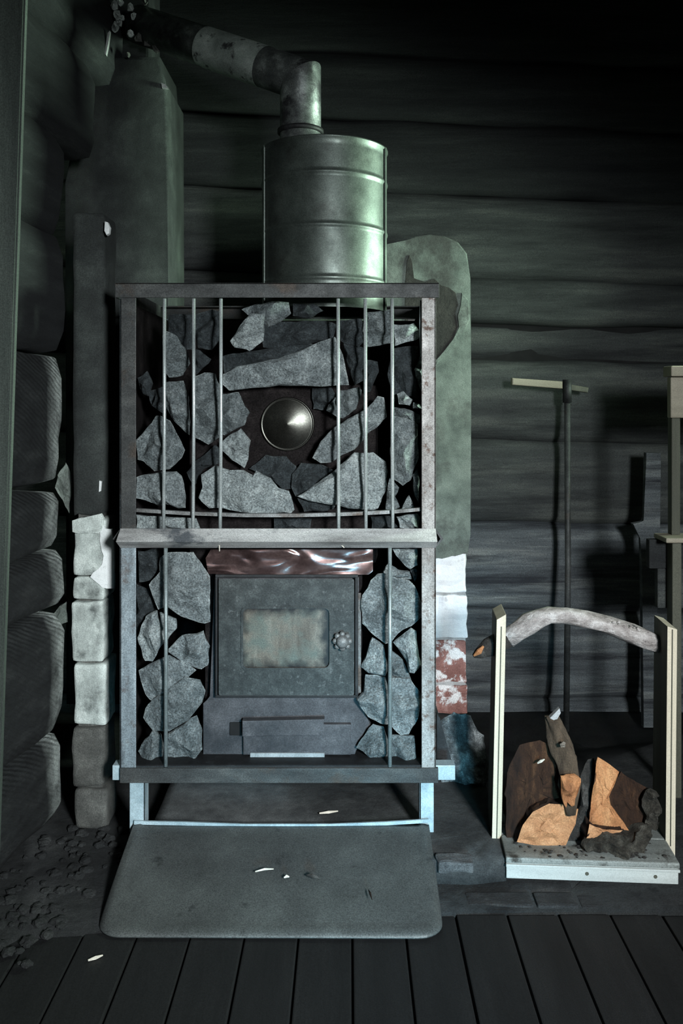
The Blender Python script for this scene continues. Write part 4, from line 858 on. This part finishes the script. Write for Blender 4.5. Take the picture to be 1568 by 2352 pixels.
# ------------------------------------------------------------------ bench at the right
YBn = 2.06
be = thing('sauna_bench', 'narrow wooden bench frame with post and step at the right edge of the picture', 'bench', (P(1550, 0, YBn).x, YBn, .004))
xr = XR-.02
def bb(x0, z0, x1, z1, y0, y1, name, mat): obj(name, bx((x0, y0, z0), (x1, y1, z1), .003), M[mat], be)
zB = lambda py: P(0, py, YBn).z
xB = lambda px: P(px, 0, YBn).x
bb(xB(1534), zB(865), xr, zB(841), YBn-.02, YBn+.035, 'seat_board', 'wood_tan')
bb(xB(1540), zB(960), xr, zB(866), YBn, YBn+.025, 'apron', 'wood_tan')
bb(xB(1543), zB(1230), xB(1563), zB(960), YBn+.002, YBn+.03, 'leg', 'wood_olive')
bb(xB(1512), zB(1240), xr, zB(1229), YBn-.05, YBn+.035, 'step_board', 'wood_tan')
bb(xB(1494), zB(1308), xr, zB(1241), YBn+.01, YBn+.035, 'step_apron', 'log_top')
bb(xB(1514), zB(1400), xr, zB(1308), YBn+.012, YBn+.034, 'step_rail', 'log')
bb(xB(1533), .004, xB(1554), zB(1241), YBn-.03, YBn+.008, 'leg', 'wood_olive')
bb(xr-.05, .004, xr, zB(866), YBn+.002, YBn+.03, 'leg', 'wood_olive')
# ------------------------------------------------------------------ plank at the left edge
pl = NB(); zt2 = ZC-.005
pv = [(-.72, 1.44), (-.578, 1.44), (-.578, 1.456), (-.72, 1.456)]
lo = [pl.verts.new((a, b, .002)) for a, b in pv]; hi = [pl.verts.new((a+.070, b, zt2)) for a, b in pv]
for k in range(4): pl.faces.new((lo[k], lo[(k+1) % 4], hi[(k+1) % 4], hi[k]))
pl.faces.new(lo[::-1]); pl.faces.new(hi); bmesh.ops.bevel(pl, geom=pl.edges[:], offset=.003, segments=2, affect='EDGES')
tag(obj('leaning_plank', pl, M['plank_left']), 'grey-green vertical plank leaning at the left edge of the picture', 'plank')
# ------------------------------------------------------------------ splintered wood and rubble right of the stove, chips on the floor
db = rock([(1006, 1660), (1040, 1632), (1078, 1642), (1108, 1690), (1124, 1760), (1116, 1830), (1060, 1846), (1020, 1840), (1004, 1760)], 2.02, .05, 91, 2.6, 60)
tag(obj('plaster_rubble', db, M['rubble']), 'rough grey lump of fallen plaster standing right of the stove base', 'rubble')
CH = [((586, 2002), (628, 1996), 1.575, .6, 'thin pale wood chip on the floor sheet, longest one there'), ((652, 2016), (664, 2014), 1.565, .8, 'tiny pale wood crumb on the floor sheet beside the longer chip'),
      ((846, 2044), (854, 2066), 1.535, 1, 'brownish curled chip on the right half of the floor sheet'), ((704, 2010), (734, 2018), 1.562, 1.6, 'dark flat bark chip in the middle of the floor sheet')]
def ground(px, py, zz_): Y = (H-zz_)*F/(py-YH); return P(px, py, Y)
for i, (a, b, y_, th_, lab) in enumerate(CH):
    v = max(0, min(1, (y_-y0)/(y1-y0))); z_ = .006+.060*v**.85+.0022
    A, B = ground(*a, z_), ground(*b, z_); v2 = (A.y-y0)/(y1-y0); z_ = .0065+.060*max(v2, 0)**.85+.001; A, B = ground(*a, z_), ground(*b, z_)
    o = obj('wood_chip', tube([A, A.lerp(B, .5)+Vector((0, 0, .002)), B], [.0012, .0035*th_, .001], 6, None, True, 0, 0, .5), M['chip'] if i < 2 else (M['bark'] if i == 2 else M['branch_dark'])); tag(o, lab, 'wood chip', 'wood chips on the floor')
for a, b, z_, lab in (((733, 1868), (776, 1863), .051, 'bright wood splinter lying under the stove'), ((202, 2206), (236, 2194), .004, 'thin pale splinter on the floorboards at the left'), ((1234, 1753), (1250, 1744), None, 'small pale splinter stuck on the dark log in the carrier')):
    if z_ is None: A, B = P(*a, 1.725), P(*b, 1.72)
    else: A, B = ground(*a, z_), ground(*b, z_)
    o = obj('wood_chip', tube([A, A.lerp(B, .5), B], [.0015, .003, .0012], 6), M['chip']); tag(o, lab, 'wood chip', 'wood chips on the floor')
for a, b, lab in (((768, 1238), (790, 1258), 'pale splinter hanging on the mid rail near its middle'), ((503, 1244), (504, 1266), 'short splinter hanging on the mid rail below the third rod')):
    o = obj('wood_chip', tube([P(*a, SD-.019), P(*b, SD-.012)], [.0014, .001], 6), M['chip']); tag(o, lab, 'wood chip', 'wood chips on the floor')
